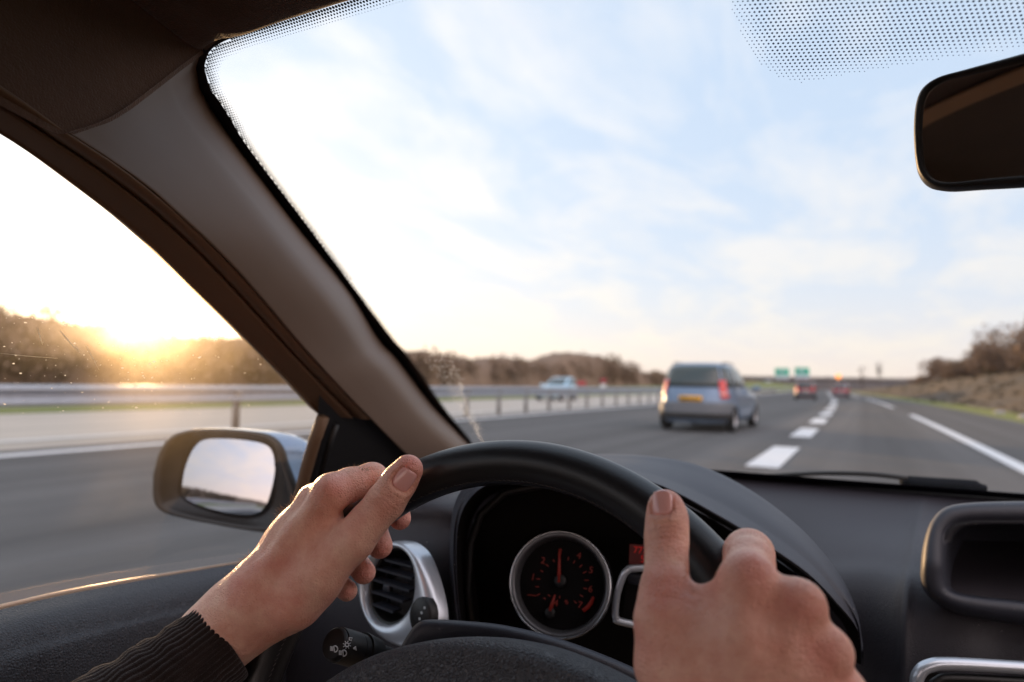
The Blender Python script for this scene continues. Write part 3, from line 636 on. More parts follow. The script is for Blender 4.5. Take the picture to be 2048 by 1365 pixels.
# door frame round the side glass
gedge = [(-260, 120), (-120, 200), (0, 268), (80, 320), (160, 379), (250, 448), (330, 519), (400, 589), (470, 656), (525, 712), (580, 768), (640, 831)]
sedge = [(-260, 20), (-120, 98), (0, 172), (65, 215), (133, 264), (235, 330), (330, 404), (420, 487), (500, 571), (570, 653), (640, 732), (740, 837)]
g3 = resamp(crom([SD(x, y, -.556) for x, y in gedge], 4), 40); s3 = resamp(crom([SD(x, y, -.534) for x, y in sedge], 4), 40)
nin = np.array([1, 0, -.5])/np.hypot(1, .5)
rows = [s3+nin*-.02+(s3-g3)*.1, s3, s3*.93+g3*.07+nin*.004, s3*.75+g3*.25+nin*.004, s3*.66+g3*.34+nin*-.002, s3*.60+g3*.40+nin*.003, s3*.3+g3*.7+nin*.002, g3*.93+s3*.07, g3, g3-nin*.02]
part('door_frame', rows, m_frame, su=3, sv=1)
# outer skin of the pillar
out_ = lambda q, k: q+(q-EYE)/np.linalg.norm(q-EYE, axis=1)[:, None]*k
part('pillar_skin', [out_(Wn, .012), out_(Wn*.6+g3*.4, .035), out_(Wn*.25+g3*.75, .03), out_(g3*.97+s3*.03, .012)], m_carblue, su=3, sv=1)
# door glass
dg = [SD(x, y, -.560) for x, y in ((-500, 60), (0, 250), (480, 640), (660, 840), (560, 1160), (0, 1260), (-600, 1400))]
mesh('door_glass', dg, [tuple(range(len(dg)))], m_dglass, car, smooth=False)
# black triangle behind the door mirror
tri = [(636, 826), (640, 770), (720, 790), (830, 890), (900, 985), (930, 1100), (800, 1200), (575, 1200), (585, 1100), (597, 990)]
mesh('mirror_sail', [SD(x, y, -.545) for x, y in tri], [tuple(range(len(tri)))], m_rubber, car, smooth=False)
tube('window_channel', [SD(x, y, -.538) for x, y in ((646, 835), (630, 880), (612, 940), (598, 1000), (585, 1110))], .0075, m_frame, car, ns=10)
tube('window_channel', [SD(x, y, -.534) for x, y in ((672, 850), (655, 900), (640, 960), (632, 1050))], .004, m_black, car, ns=10)
# belt seal and door top
bl = [(-300, 1285), (-140, 1244), (0, 1211), (120, 1184), (250, 1160), (370, 1141), (440, 1130), (520, 1118), (620, 1104)]
b0 = np.array([SD(x, y, -.552) for x, y in bl]); w_ = np.linspace(1, .15, len(bl))[:, None]
part('belt_seal', [b0-[.002, 0, .02], b0-[.001, 0, .002], b0+[.0, 0, .0004]*w_, b0+[.001, 0, -.0030]*w_, b0+[.001, 0, -.012]], m_beltg, sv=4, su=2)
part('belt_gap', [b0+[.012, 0, -.0075], b0+[.012, 0, -.03], b0+[-.0, 0, -.03]], m_rubber, sv=3, su=1)
cols = []
dp_ = [[(-300, 1300, .44), (-300, 1345, .42), (-300, 1400, .41), (-300, 1500, .405), (-300, 1800, .41)],
       [(0, 1220, .549), (0, 1256, .528), (0, 1305, .515), (0, 1380, .507), (0, 1700, .51)],
       [(120, 1192, .598), (120, 1226, .575), (120, 1272, .56), (120, 1345, .55), (120, 1700, .55)],
       [(250, 1167, .652), (250, 1198, .63), (250, 1240, .615), (250, 1310, .605), (250, 1700, .60)],
       [(390, 1142, .718), (390, 1170, .695), (390, 1208, .68), (390, 1275, .67), (390, 1650, .66)],
       [(500, 1124, .785), (500, 1150, .76), (500, 1188, .745), (500, 1250, .735), (500, 1600, .72)],
       [(640, 1104, .885), (640, 1130, .86), (640, 1165, .845), (640, 1230, .83), (640, 1600, .80)]]
rows = [[P(*c) for c in r] for r in dp_]
part('door_panel', np.transpose(np.array(rows), (1, 0, 2)), m_door, su=5, sv=5)

# dashboard
bs = lambda x: np.array([x, 1.105, H-.142])
cols = [[SD(560, 1060, -.5), P(560, 1120, .86), P(560, 1200, .82), P(560, 1350, .78), P(560, 1700, .74)],
        [bs(-.62), P(760, 985, .84), P(740, 1080, .77), P(730, 1230, .72), P(720, 1700, .68)],
        [bs(-.56), P(850, 985, .80), P(840, 1060, .735), P(820, 1220, .70), P(800, 1700, .66)],
        [bs(-.50), P(940, 985, .79), P(925, 1070, .73), P(915, 1220, .70), P(915, 1700, .66)],
        [bs(-.44), P(1010, 985, .86), P(1010, 1090, .80), P(1010, 1220, .78), P(1010, 1700, .74)],
        [bs(-.33), P(1200, 985, .92), P(1200, 1090, .86), P(1200, 1220, .84), P(1200, 1700, .80)],
        [bs(-.18), P(1480, 1020, .93), P(1480, 1110, .86), P(1480, 1220, .82), P(1480, 1700, .78)],
        [bs(-.08), P(1640, 1030, .90), P(1640, 1110, .80), P(1650, 1220, .73), P(1650, 1700, .68)],
        [bs(-.0), P(1745, 1040, .87), P(1742, 1110, .765), P(1735, 1220, .70), P(1725, 1700, .65)],
        [bs(.045), P(1812, 1045, .85), P(1800, 1120, .735), P(1786, 1230, .672), P(1780, 1700, .62)],
        [bs(.065), P(1838, 1040, .845), P(1824, 1120, .722), P(1808, 1230, .655), P(1800, 1700, .60)],
        [bs(.075), P(1860, 1040, .85), P(1850, 1120, .722), P(1835, 1235, .652), P(1826, 1700, .597)],
        [bs(.12), P(1940, 1044, .85), P(1935, 1130, .715), P(1930, 1250, .640), P(1926, 1700, .585)],
        [bs(.18), P(2048, 1048, .84), P(2048, 1140, .70), P(2048, 1270, .630), P(2048, 1700, .575)],
        [bs(.5), P(2500, 1090, .72), P(2450, 1200, .62), P(2400, 1340, .56), P(2400, 1700, .5)],
        [bs(.9), P(3100, 1150, .55), P(3000, 1250, .5), P(2900, 1400, .46), P(2900, 1700, .42)]]
part('dashboard', np.transpose(np.array(cols), (1, 0, 2)), m_dash, su=7, sv=5)

# instrument hood
lipc = [(925, 1270), (917, 1200), (913, 1120), (917, 1050), (936, 1003), (975, 970), (1040, 950), (1120, 938), (1220, 945), (1324, 972), (1434, 1030), (1524, 1085), (1614, 1147), (1674, 1208), (1716, 1264), (1722, 1330)]
outc = [(914, 1275), (905, 1205), (901, 1120), (905, 1040), (922, 988), (965, 948), (1030, 926), (1110, 913), (1210, 911), (1300, 914), (1400, 932), (1500, 980), (1600, 1056), (1672, 1140), (1712, 1220), (1726, 1290)]
ld = [.66, .66, .655, .65, .645, .64, .635, .63, .625, .62, .615, .61, .605, .60, .60, .60]
od = [.69, .69, .69, .69, .70, .71, .74, .78, .80, .80, .78, .75, .71, .67, .64, .62]
L3 = np.array([P(x, y, d) for (x, y), d in zip(lipc, ld)]); O3 = np.array([P(x, y, d) for (x, y), d in zip(outc, od)])
up = np.array([0, -.1, 1.])
bulge = np.array([min(1, max(0, (x-1000)/500)) for x, _ in lipc])[:, None]
def hrow(t, b):                        # pixel-space blend gives a rounded visor
    o = []
    for (x1, y1), d1, (x2, y2), d2 in zip(lipc, ld, outc, od):
        dd = d1*(1-t)+d2*t; o.append(P(x1*(1-t)+x2*t, y1*(1-t)+y2*t, dd-b))
    return np.array(o)
out_dn = O3+np.array([0, .03, -.03])
rows = [hrow(-.06, -.012), hrow(0, .0), hrow(.06, .004), hrow(.30, .010), hrow(.36, .012), hrow(.6, .022), hrow(.85, .018), O3, out_dn]
part('instrument_hood', rows, m_dash2, su=3, sv=5)
# tunnel walls and instrument face
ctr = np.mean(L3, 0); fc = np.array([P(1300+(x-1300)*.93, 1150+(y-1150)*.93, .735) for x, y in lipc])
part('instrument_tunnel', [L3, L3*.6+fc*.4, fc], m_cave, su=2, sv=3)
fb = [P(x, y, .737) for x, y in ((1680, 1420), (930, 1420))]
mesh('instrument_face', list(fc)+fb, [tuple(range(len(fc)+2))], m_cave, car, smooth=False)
V, Fs = sweep_vf([P(x, y, .69) for x, y in ((945, 1260), (935, 1180), (940, 1090), (960, 1030), (1010, 985), (1100, 968), (1200, 975))], .004, 8)
mesh('inner_arch', V, Fs, m_black, car)

# tachometer
tf = frame(P(1120, 1168, .655), -ray(1120, 1168)*.8+np.array([.0, -.45, .12]), (0, 0, 1))
s_ = .655/FPX*1.06
tach = lathe('tachometer', tf, [(.0, -.012), (81*s_, -.012), (82*s_, -.012)], m_cave, car)
lathe('bezel', tf, [(82*s_, -.012), (84*s_, -.003), (86*s_, .002), (90*s_, .0045), (94*s_, .003), (96.5*s_, -.001), (97*s_, -.02)], m_ring, tach)
lathe('bright_rim', tf, [(93.5*s_, .0038), (95*s_, .0044), (96.8*s_, .002), (97.4*s_, -.004)], m_chrome, tach)
def ondial(x, y, z=-.0115):
    c, ex, ey, n = tf; c = c+n*z; r = ray(x, y); t = ((c-EYE) @ n)/(r @ n); return EYE+r*t
def fontmesh(txt, size):
    c = bpy.data.curves.new('t', 'FONT'); c.body = txt; c.size = size; c.align_x = 'CENTER'; c.align_y = 'CENTER'; c.resolution_u = 3
    o = bpy.data.objects.new('t', c); COL.objects.link(o); dg = bpy.context.evaluated_depsgraph_get(); dg.update()
    me = bpy.data.meshes.new_from_object(o.evaluated_get(dg)); V = np.array([v.co[:] for v in me.vertices]); Fs = [tuple(p.vertices) for p in me.polygons]
    bpy.data.objects.remove(o); bpy.data.curves.remove(c); bpy.data.meshes.remove(me); return V, Fs
def text(mb, txt, c, ex, ey, size, rot=0):
    V, Fs = fontmesh(txt, size); x = V[:, :1]*math.cos(rot)-V[:, 1:2]*math.sin(rot); y = V[:, :1]*math.sin(rot)+V[:, 1:2]*math.cos(rot)
    mb.add(c+x*ex+y*ey, Fs)
mb = MB()
for t, x, y in (('1', 1066, 1155), ('2', 1086, 1122), ('3', 1120, 1105), ('4', 1158, 1112), ('5', 1182, 1141), ('6', 1181, 1179), ('7', 1160, 1211), ('4', 1112, 1207), ('8', 1133, 1205)):
    text(mb, t, ondial(x, y), tf[1], tf[2], .0088 if t != '8' else .006, {'8': .6}.get(t, -.15))
mb.build('numerals', m_red, tach, smooth=False)
mb = MB()
for x0, y0, x1, y1 in ((1073, 1158, 1080, 1159), (1071, 1174, 1078, 1174), (1091, 1129, 1097, 1133), (1081, 1141, 1086, 1144), (1106, 1120, 1109, 1124), (1137, 1115, 1136, 1121), (1150, 1122, 1147, 1127), (1164, 1130, 1159, 1135), (1173, 1143, 1166, 1147), (1177, 1161, 1169, 1161), (1174, 1178, 1167, 1177), (1166, 1194, 1160, 1190), (1153, 1207, 1148, 1202), (1096, 1190, 1101, 1193), (1087, 1196, 1091, 1199), (1120, 1192, 1119, 1197)):
    a = ondial(x0, y0); b = ondial(x1, y1); V, Fs = sweep_vf([a, b], .00045, 4); mb.add(V, Fs)
V, Fs = sweep_vf([ondial(1055, 1190), ondial(1063, 1191), ondial(1072, 1192), ondial(1080, 1188)], .0004, 4); mb.add(V, Fs)
mb.build('scale_marks', m_red, tach, smooth=False)
V, Fs = sweep_vf([ondial(1187, 1194, -.011), ondial(1182, 1206, -.011), ondial(1175, 1215, -.011), ondial(1166, 1222, -.011)], [.0012, .0019, .002, .0019], 6)
mesh('red_zone', V, Fs, m_redn, tach)
V, Fs = sweep_vf([ondial(1118, 1165, -.008), ondial(1119, 1100, -.008)], [.0022, .0009], 8); nd_ = mesh('needle', V, Fs, m_redn, tach)
lathe('needle_cap', (ondial(1121, 1162, -.0115),)+tf[1:], [(.006, 0), (.006, .004), (.0045, .005), (0, .005)], m_black, nd_, ns=24)
V, Fs = sweep_vf([ondial(1100, 1222, -.008), ondial(1110, 1190, -.008)], [.0022, .0009], 8); nd_ = mesh('needle', V, Fs, m_redn, tach)
lathe('needle_cap', (ondial(1101, 1226, -.0115),)+tf[1:], [(.005, 0), (.005, .004), (.004, .005), (0, .005)], m_black, nd_, ns=24)
# red display and the second dial's frame
lf = (P(1292, 1111, .66),)+tf[1:]
V = [fr_pt(lf, x, y) for x, y in ((-.016, -.0095), (.022, -.0095), (.022, .0095), (-.016, .0095))]
lcd = mesh('trip_display', V, [(0, 1, 2, 3)], m_lcd, car, smooth=False)
mb = MB(); text(mb, '77751', fr_pt(lf, -.001, .004, .0008), tf[1], tf[2], .009); text(mb, '5', fr_pt(lf, -.003, -.004, .0008), tf[1], tf[2], .009)
mb.build('display_digits', m_lcdt, lcd, smooth=False)
pth = [(1330, 1262), (1240, 1243), (1232, 1236), (1230, 1225), (1234, 1190), (1245, 1155), (1254, 1142), (1270, 1137), (1345, 1137), (1400, 1145)]
V, Fs = sweep_vf(crom([P(x, y, .65) for x, y in pth], 5), .0035, 10); mesh('gauge_surround', V, Fs, m_silver, car)
mesh('gauge_screen', [P(1252, 1168, .658), P(1400, 1168, .658), P(1400, 1236, .655), P(1246, 1236, .655)], [(0, 1, 2, 3)], m_cave, car, smooth=False)
mb = MB(); mb.box(P(1280, 1160, .655), (.025, .004, .011)); mb.build('gauge_shade', m_dash2, car, bev=.002)

# air vent on the left
vf_ = frame(P(785, 1185, .675), (-.20, -.97, .12), (0, 0, 1))
def onf(fr, x, y, z=0):
    c = fr[0]+fr[3]*z; r = ray(x, y); t = ((c-EYE) @ fr[3])/(r @ fr[3]); return EYE+r*t
oo = [(790, 1083), (815, 1088), (838, 1108), (853, 1140), (865, 1180), (873, 1220), (874, 1255), (862, 1285), (830, 1300), (795, 1292), (765, 1272), (742, 1240), (728, 1205), (722, 1170), (724, 1140), (735, 1112), (758, 1090)]
oo = crom(oo+oo[:1], 5)[:-1]
def ell(x, y, s=1.0):
    cx, cy = 785, 1173; th = math.radians(80); ax = np.array([math.cos(th), -math.sin(th)]); bx = np.array([math.sin(th), math.cos(th)])
    d = np.array([x-cx, y-cy]); p, q = d @ ax/78, d @ bx/47; k = s/np.hypot(p, q); return cx+d[0]*k, cy+d[1]*k
rows = []
for t, z in ((1.03, -.014), (1.0, -.003), (.93, .003), (.75, .0065), (.4, .007), (.12, .004), (0, -.001), (-.03, -.008)):
    rows.append([onf(vf_, x*t+ell(x, y)[0]*(1-t), y*t+ell(x, y)[1]*(1-t))+vf_[3]*z for x, y in oo])
rows = np.array(rows); vent = empty('air_vent'); vent.parent = car
mesh('vent_surround', rows.reshape(-1, 3), grid_faces(len(rows), len(oo), False, True), m_silver, vent)
rw = np.array([[onf(vf_, *ell(x, y, s))+vf_[3]*z for x, y in oo] for s, z in ((1.02, -.002), (.97, -.001), (.93, -.004), (.90, -.03), (.5, -.04), (.01, -.04))])
mesh('vent_barrel', rw.reshape(-1, 3), grid_faces(len(rw), len(oo), False, True), m_black, vent)
for x0, y0, x1, y1 in ((770, 285, 1030, 350), (680, 365, 1035, 465), (610, 460, 1010, 585), (580, 570, 950, 690), (590, 690, 850, 790)):
    a = onf(vf_, 620+x0/4.873, 1060+y0/4.873, -.008); b = onf(vf_, 620+x1/4.873, 1060+y1/4.873, -.008)
    sec = np.array([(.0011, .006), (-.0011, .006), (-.0011, -.006), (.0011, -.006)])
    V, Fs = sweep_vf([a, b], 1, sec=sec, up=(0, 0, 1)); o = mesh('slat', V, Fs, m_dash2, vent, smooth=False)
mb = MB()
for x0, y0, x1, y1 in ((900, 330, 880, 390), (800, 320, 780, 380), (990, 360, 975, 420), (845, 430, 825, 510), (750, 420, 735, 480), (955, 480, 935, 540), (905, 580, 890, 650), (660, 620, 650, 690), (760, 660, 745, 730), (870, 690, 850, 770), (725, 760, 715, 830), (640, 500, 630, 560)):
    a = onf(vf_, 620+x0/4.873, 1060+y0/4.873, -.016); b = onf(vf_, 620+x1/4.873, 1060+y1/4.873, -.016)
    V, Fs = sweep_vf([a, b], .0009, 4); mb.add(V, Fs)
mb.build('vent_fin', m_dash2, vent, smooth=False)
mb = MB(); mb.box(onf(vf_, 776, 1176, -.004), (.009, .006, .007)); mb.build('vent_slider', m_dash2, vent, bev=.0015)
bf = (onf(vf_, 845, 1232, .007),)+vf_[1:]
mb = lathe('vent_dial', bf, [(.0, .004), (.013, .004), (.0145, .002), (.015, -.006)], m_black, vent, ns=32, sy=1.15)
mb2 = MB()
for i, (x, y) in enumerate(((849, 1216), (843, 1226), (839, 1238))):
    f2 = (onf(vf_, x, y, .0118),)+vf_[1:]; V = [fr_pt(f2, .0016*np.cos(t), .0013*np.sin(t)) for t in np.arange(8)*np.pi/4]; mb2.add(V, [tuple(range(8))])
mb2.build('dial_mark', m_white, mb, smooth=False)

# steering wheel
WC = np.array([-.2047, .3540, H-.2204]); WT = math.radians(20.53); WR, WTR = .177, .0150
wu = np.array([0, math.sin(WT), math.cos(WT)]); wn = np.array([0, -math.cos(WT), math.sin(WT)])
wheel = empty('steering_wheel'); wheel.parent = car
a = np.linspace(0, 2*np.pi, 160, endpoint=False)
path = WC+WR*(np.cos(a)[:, None]*[1, 0, 0]+np.sin(a)[:, None]*wu)
V = []; NS = 28
for i, t in enumerate(a):
    rd = np.cos(t)*np.array([1, 0, 0])+np.sin(t)*wu
    q = math.degrees(t) % 360; gr = 1+.10*sum(math.exp(-((q-c)/18)**2) for c in (38, 142))
    for j in range(NS):
        s = 2*np.pi*j/NS; V.append(path[i]+WTR*gr*(np.cos(s)*rd*1.0+np.sin(s)*wn*1.08))
mesh('rim', V, grid_faces(160, NS, True, True), m_leather, wheel)
mb = MB()
for k in range(300):                     # stitches along the inner seam
    t = 2*np.pi*k/300; rd = np.cos(t)*np.array([1, 0, 0])+np.sin(t)*wu; tg = -np.sin(t)*np.array([1, 0, 0])+np.cos(t)*wu
    c = WC+rd*(WR-WTR*.93)+wn*WTR*.42
    V, Fs = sweep_vf([c-tg*.0011-wn*.0008, c+rd*-.0004, c+tg*.0011+wn*.0008], .00032, 4); mb.add(V, Fs)
mb.build('stitching', m_thread, wheel)
ab = [(560, 1420), (640, 1368), (700, 1330), (760, 1304), (820, 1288), (880, 1279), (960, 1277), (1060, 1294), (1140, 1322), (1230, 1366), (1310, 1425), (1370, 1500)]
wf = (WC+wn*.018, np.array([1, 0, 0.]), wu, wn)
ao = [onf(wf, x, y) for x, y in ab]; c0 = WC+wn*.018+np.array([0, 0, -.005])
lo = [c0+(p-c0)*[1, -1, -1]*.8+0*wu for p in ao[::-1]]
ring = resamp(crom(np.array(ao+lo[1:-1]+ao[:1]), 4), 121)[:-1]
rows = np.array([c0+(ring-c0)*s+wn*z for s, z in ((1.03, -.030), (1.02, -.012), (1.0, -.003), (.97, .003), (.93, .006), (.88, .0065), (.80, .005), (.70, .003), (.5, .006), (.01, .010))])
mesh('airbag_cover', rows.reshape(-1, 3), grid_faces(len(rows), 120, False, True), m_leather if 0 else m_door, wheel)
for sx, a0, a1 in ((-1, 178, 200), (1, 2, -20)):
    p0 = c0+np.array([sx*.05, 0, 0])+wu*-.01-wn*.012; p1 = WC+WR*(math.cos(math.radians(a1))*np.array([1, 0, 0])+math.sin(math.radians(a1))*wu)
    V, Fs = sweep_vf(crom([p0, p0*.5+p1*.5-wn*.006, p1], 6), 1, sec=np.array([(.022*math.cos(t), .007*math.sin(t)) for t in np.linspace(0, 2*np.pi, 20, endpoint=False)]), up=wu); mesh('spoke', V, Fs, m_black, wheel)
# steering column shroud
cu_ = [(770, 1345), (800, 1298), (818, 1268), (836, 1247), (862, 1240), (930, 1243), (1000, 1250), (1080, 1267), (1150, 1289), (1225, 1318), (1290, 1347), (1360, 1380), (1420, 1450)]
rows = [[P(x+(x-1050)*.05, y+110, .455) for x, y in cu_], [P(x+(x-1050)*.02, y+30, .458) for x, y in cu_], [P(x, y+5, .462) for x, y in cu_], [P(x, y, .472) for x, y in cu_], [P(x, y+1, .50) for x, y in cu_], [P(x-(x-1050)*.05, y+14, .56) for x, y in cu_], [P(x-(x-1050)*.1, y+40, .62) for x, y in cu_]]
part('column_shroud', rows, m_dash2, su=4, sv=4)
# indicator stalk
pa, pb = P(668, 1288, .47), P(800, 1325, .52); ax = pb-pa; L = np.linalg.norm(ax); ax /= L
stk = empty('light_stalk'); stk.parent = car
def spin(name, segs, m, ns=40):
    pts = [pa+ax*s for s, r in segs]; V, Fs = sweep_vf(pts, [max(r, 1e-4) for s, r in segs], ns); return mesh(name, V, Fs, m, stk, angle=40)
K = .47/FPX
knob = spin('stalk_knob', [(-.0010, .004), (-.0008, .0098), (.0004, .0108), (.0018, .0112), (.0019, .0104), (.0026, .0104), (.0028, .0116), (.005, .0118), (.0205, .0118), (.0207, .0112), (.0211, .0112), (.0213, .0116), (.027, .0114)], m_black)
spin('stalk_collar', [(.0272, .0105), (.0274, .0128), (.0285, .0130), (.042, .0112), (.043, .0100)], m_black)
spin('stalk_lever', [(.043, .0085), (.07, .0075), (.10, .007), (.15, .007)], m_black)
def onstalk(x, y, r=.0122):
    d = ray(x, y); o = EYE-pa; A = d-ax*(d @ ax); B = o-ax*(o @ ax); qa, qb, qc = A @ A, 2*A @ B, B @ B-r*r
    D = qb*qb-4*qa*qc; t = (-qb-math.sqrt(max(D, 0)))/(2*qa); return EYE+d*t
mb = MB()
def mk(pts, w=.0004): V, Fs = sweep_vf([onstalk(x, y) for x, y in pts], w, 5); mb.add(V, Fs)
sx_ = lambda x, y: (440+x/6.827, 1180+y/6.827)
circ = lambda cx, cy, r, n=12, a0=0, a1=6.2832: [sx_(cx+r*math.cos(t), cy+r*math.sin(t)) for t in np.linspace(a0, a1, n)]
mk([sx_(1765, 655), sx_(1805, 660), sx_(1795, 692), sx_(1760, 685), sx_(1765, 655)])
mk(circ(1733, 752, 26))
for k in range(8):
    t = k*math.pi/4+.3; mk([sx_(1733+38*math.cos(t), 752+38*math.sin(t)), sx_(1733+55*math.cos(t), 752+55*math.sin(t))], .0003)
for cx, cy in ((1560, 808), (1680, 865)):
    mk(circ(cx+5, cy, 42, 10, -1.5, 1.6)+[sx_(cx-5, cy-40)])
    for j in (-24, -8, 8, 24): mk([sx_(cx-55, cy+j-6), sx_(cx-15, cy+j-2)], .0003)
mk([sx_(1825, 800), sx_(1850, 780), sx_(1860, 822), sx_(1825, 800)], .0006)
mb.build('light_symbols', m_white, knob, smooth=False)
# storage bin in the middle of the dashboard
bo = [(1843, 1150), (1846, 1105), (1855, 1065), (1868, 1038), (1892, 1017), (1940, 1008), (2048, 1005), (2200, 1008), (2400, 1020), (2440, 1080), (2440, 1180), (2400, 1275), (2200, 1268), (2048, 1250), (1960, 1237), (1900, 1220), (1862, 1196), (1846, 1172)]
bi = [(1888, 1150), (1888, 1112), (1889, 1085), (1893, 1067), (1912, 1050), (1950, 1044), (2048, 1044), (2200, 1046), (2370, 1060), (2400, 1100), (2400, 1180), (2370, 1240), (2200, 1228), (2048, 1205), (1965, 1196), (1915, 1188), (1895, 1178), (1890, 1165)]
bo = crom(bo+bo[:1], 4)[:-1]; bi = crom(bi+bi[:1], 4)[:-1]
bd = lambda x: .625-(x-1843)*.00004
def bring(t, z, o=0): return [P(a_[0]*(1-t)+b_[0]*t, a_[1]*(1-t)+b_[1]*t+o, bd(a_[0])-z+max(0, (1130-a_[1]))*.0002) for a_, b_ in zip(bo, bi)]
def bin_in(s, dz): return [P(2140+(b_[0]-2140)*s, 1135+(b_[1]-1135)*s, bd(b_[0])+dz) for b_ in bi]
rows = np.array([bring(-.06, -.03), bring(0, 0), bring(.15, .008), bring(.5, .012), bring(.85, .011), bring(1, .004), bin_in(.99, .01), bin_in(.92, .10), bin_in(.85, .16), bin_in(.01, .16)])
mesh('storage_bin', rows.reshape(-1, 3), grid_faces(len(rows), len(bo), False, True), m_dash2, car)
cv = empty('centre_vent'); cv.parent = car
V, Fs = sweep_vf(crom([P(x, y, .565) for x, y in ((1838, 1560), (1834, 1420), (1833, 1370), (1838, 1348), (1856, 1333), (1900, 1328), (2048, 1336), (2300, 1352), (2500, 1370))], 6), .0052, 16); mesh('vent_surround', V, Fs, m_silver, cv)
V, Fs = sweep_vf(crom([P(x, y, .566) for x, y in ((1862, 1560), (1860, 1420), (1862, 1378), (1875, 1362), (1905, 1356), (2048, 1363), (2300, 1378), (2500, 1395))], 6), .0035, 12); mesh('vent_barrel', V, Fs, m_black, cv)
mesh('vent_back', [P(1840, 1345, .58), P(2500, 1370, .57), P(2500, 1700, .57), P(1840, 1700, .58)], [(0, 1, 2, 3)], m_rubber, cv, smooth=False)

# rear-view mirror
rf = frame(P(2120, 235, .385), (-.26, -.95, -.055), (0, 0, 1))
ro = [(1832, 310), (1830, 260), (1834, 212), (1847, 180), (1878, 158), (1930, 143), (2000, 124), (2100, 97), (2230, 66), (2340, 50), (2390, 75), (2410, 140), (2412, 230), (2405, 310), (2370, 345), (2200, 358), (2048, 368), (1960, 373), (1892, 377), (1858, 369), (1839, 345)]
ro = np.array([onf(rf, x, y) for x, y in crom(ro+ro[:1], 5)[:-1]]); rc = ro.mean(0)
def rr(s, z):
    dv = ro-rc; L_ = np.linalg.norm(dv, axis=1)[:, None]; return rc+dv*(1-s/L_)+rf[3]*z
rows = np.array([rr(.0045, .0005), rr(.004, .004), rr(.002, .0055), rr(0, .003), rr(-.0015, -.004), rr(.000, -.014), rr(.008, -.026), rr(.022, -.034)])
rmir = mesh('rear_view_mirror', rows.reshape(-1, 3), grid_faces(len(rows), len(ro), False, True), m_black, car)
mesh('mirror_glass', rr(.0035, .0012), [tuple(range(len(ro)))], m_mirrord, rmir, smooth=False)
mesh('mirror_shell', rr(.0218, -.0338), [tuple(range(len(ro)))[::-1]], m_black, rmir, smooth=False)
tube('mirror_stem', [rc-rf[3]*.03, rc-rf[3]*.05+[0, 0, .02], glp(rc[0], .52, -.004)], .009, m_black, rmir)

# door mirror
dc = P(452, 962, .99); df = frame(dc, (.30, -.95, .03), (0, 0, 1))
do_ = [(306, 950), (318, 905), (338, 876), (370, 862), (420, 858), (480, 861), (535, 870), (562, 893), (575, 930), (588, 965), (600, 1010), (598, 1060), (560, 1068), (500, 1062), (430, 1050), (370, 1038), (325, 1024), (307, 1000)]
do_ = np.array([onf(df, x, y) for x, y in crom(do_+do_[:1], 5)[:-1]]); dcc = do_.mean(0)
gi = [(364, 960), (371, 920), (382, 893), (400, 879), (440, 877), (490, 881), (530, 890), (545, 908), (548, 940), (541, 980), (528, 1014), (505, 1029), (460, 1027), (400, 1012), (368, 997), (362, 985)]
gi_ = crom(gi+gi[:1], 5)[:-1]; gi3 = np.array([onf(df, x, y, -.012) for x, y in gi_])
dmir = empty('door_mirror'); dmir.parent = car
k = len(do_); gr_ = resamp(np.vstack([gi3, gi3[:1]]), k+1)[:-1]
def near_match(ringo, ringi):
    c = ringi.mean(0); out = []
    for p in ringo:
        dv = p-c; dv /= np.linalg.norm(dv); q = ringi-c; q = q/np.linalg.norm(q, axis=1)[:, None]; out.append(ringi[np.argmax(q @ dv)])
    return np.array(out)
gm = near_match(do_, resamp(np.vstack([gi3, gi3[:1]]), 400))
dn = df[3]; ex = df[1]
rows = np.array([do_*.99+dcc*.01-dn*.015, do_, do_*.94+dcc*.06+dn*.006, do_*.6+gm*.4+dn*.004, do_*.2+gm*.8-dn*.002, gm-dn*.001, gm-dn*.02])
mesh('mirror_housing', rows.reshape(-1, 3), grid_faces(len(rows), k, False, True), m_housing, dmir)
rows = np.array([do_*1.0-dn*.006, dcc+(do_-dcc)*1.012-dn*.012+ex*.001, dcc+(do_-dcc)*1.01-dn*.03+ex*.008, dcc+(do_-dcc)*.97-dn*.05+ex*.018, dcc+(do_-dcc)*.85-dn*.075+ex*.03, dcc+(do_-dcc)*.6-dn*.095+ex*.04, dcc+(do_-dcc)*.02-dn*.105+ex*.045])
mesh('mirror_cap', rows.reshape(-1, 3), grid_faces(len(rows), k, False, True), m_carblue, dmir)
rin = ray(455, 955); rin /= np.linalg.norm(rin); rout = np.array([-.28, -.95, .080]); rout /= np.linalg.norm(rout)
mn = rout-rin; mn /= np.linalg.norm(mn); mf = (onf(df, 455, 955, -.010), None, None, mn)
gg = np.array([onf(mf, x, y) for x, y in gi_]); gc = gg.mean(0); rows = np.array([gc+(gg-gc)*s-mn*(np.linalg.norm((gg-gc)*s, axis=1)**2/(2*1.3))[:, None] for s in (1, .85, .7, .55, .4, .25, .1, .001)])
mesh('mirror_glass', rows.reshape(-1, 3), grid_faces(8, len(gg), False, True), m_mirror, dmir)
tube('mirror_arm', [onf(df, 585, 1015, -.03), onf(df, 640, 1060, -.04), SD(700, 1090, -.56)], .03, m_housing, dmir, ns=20)

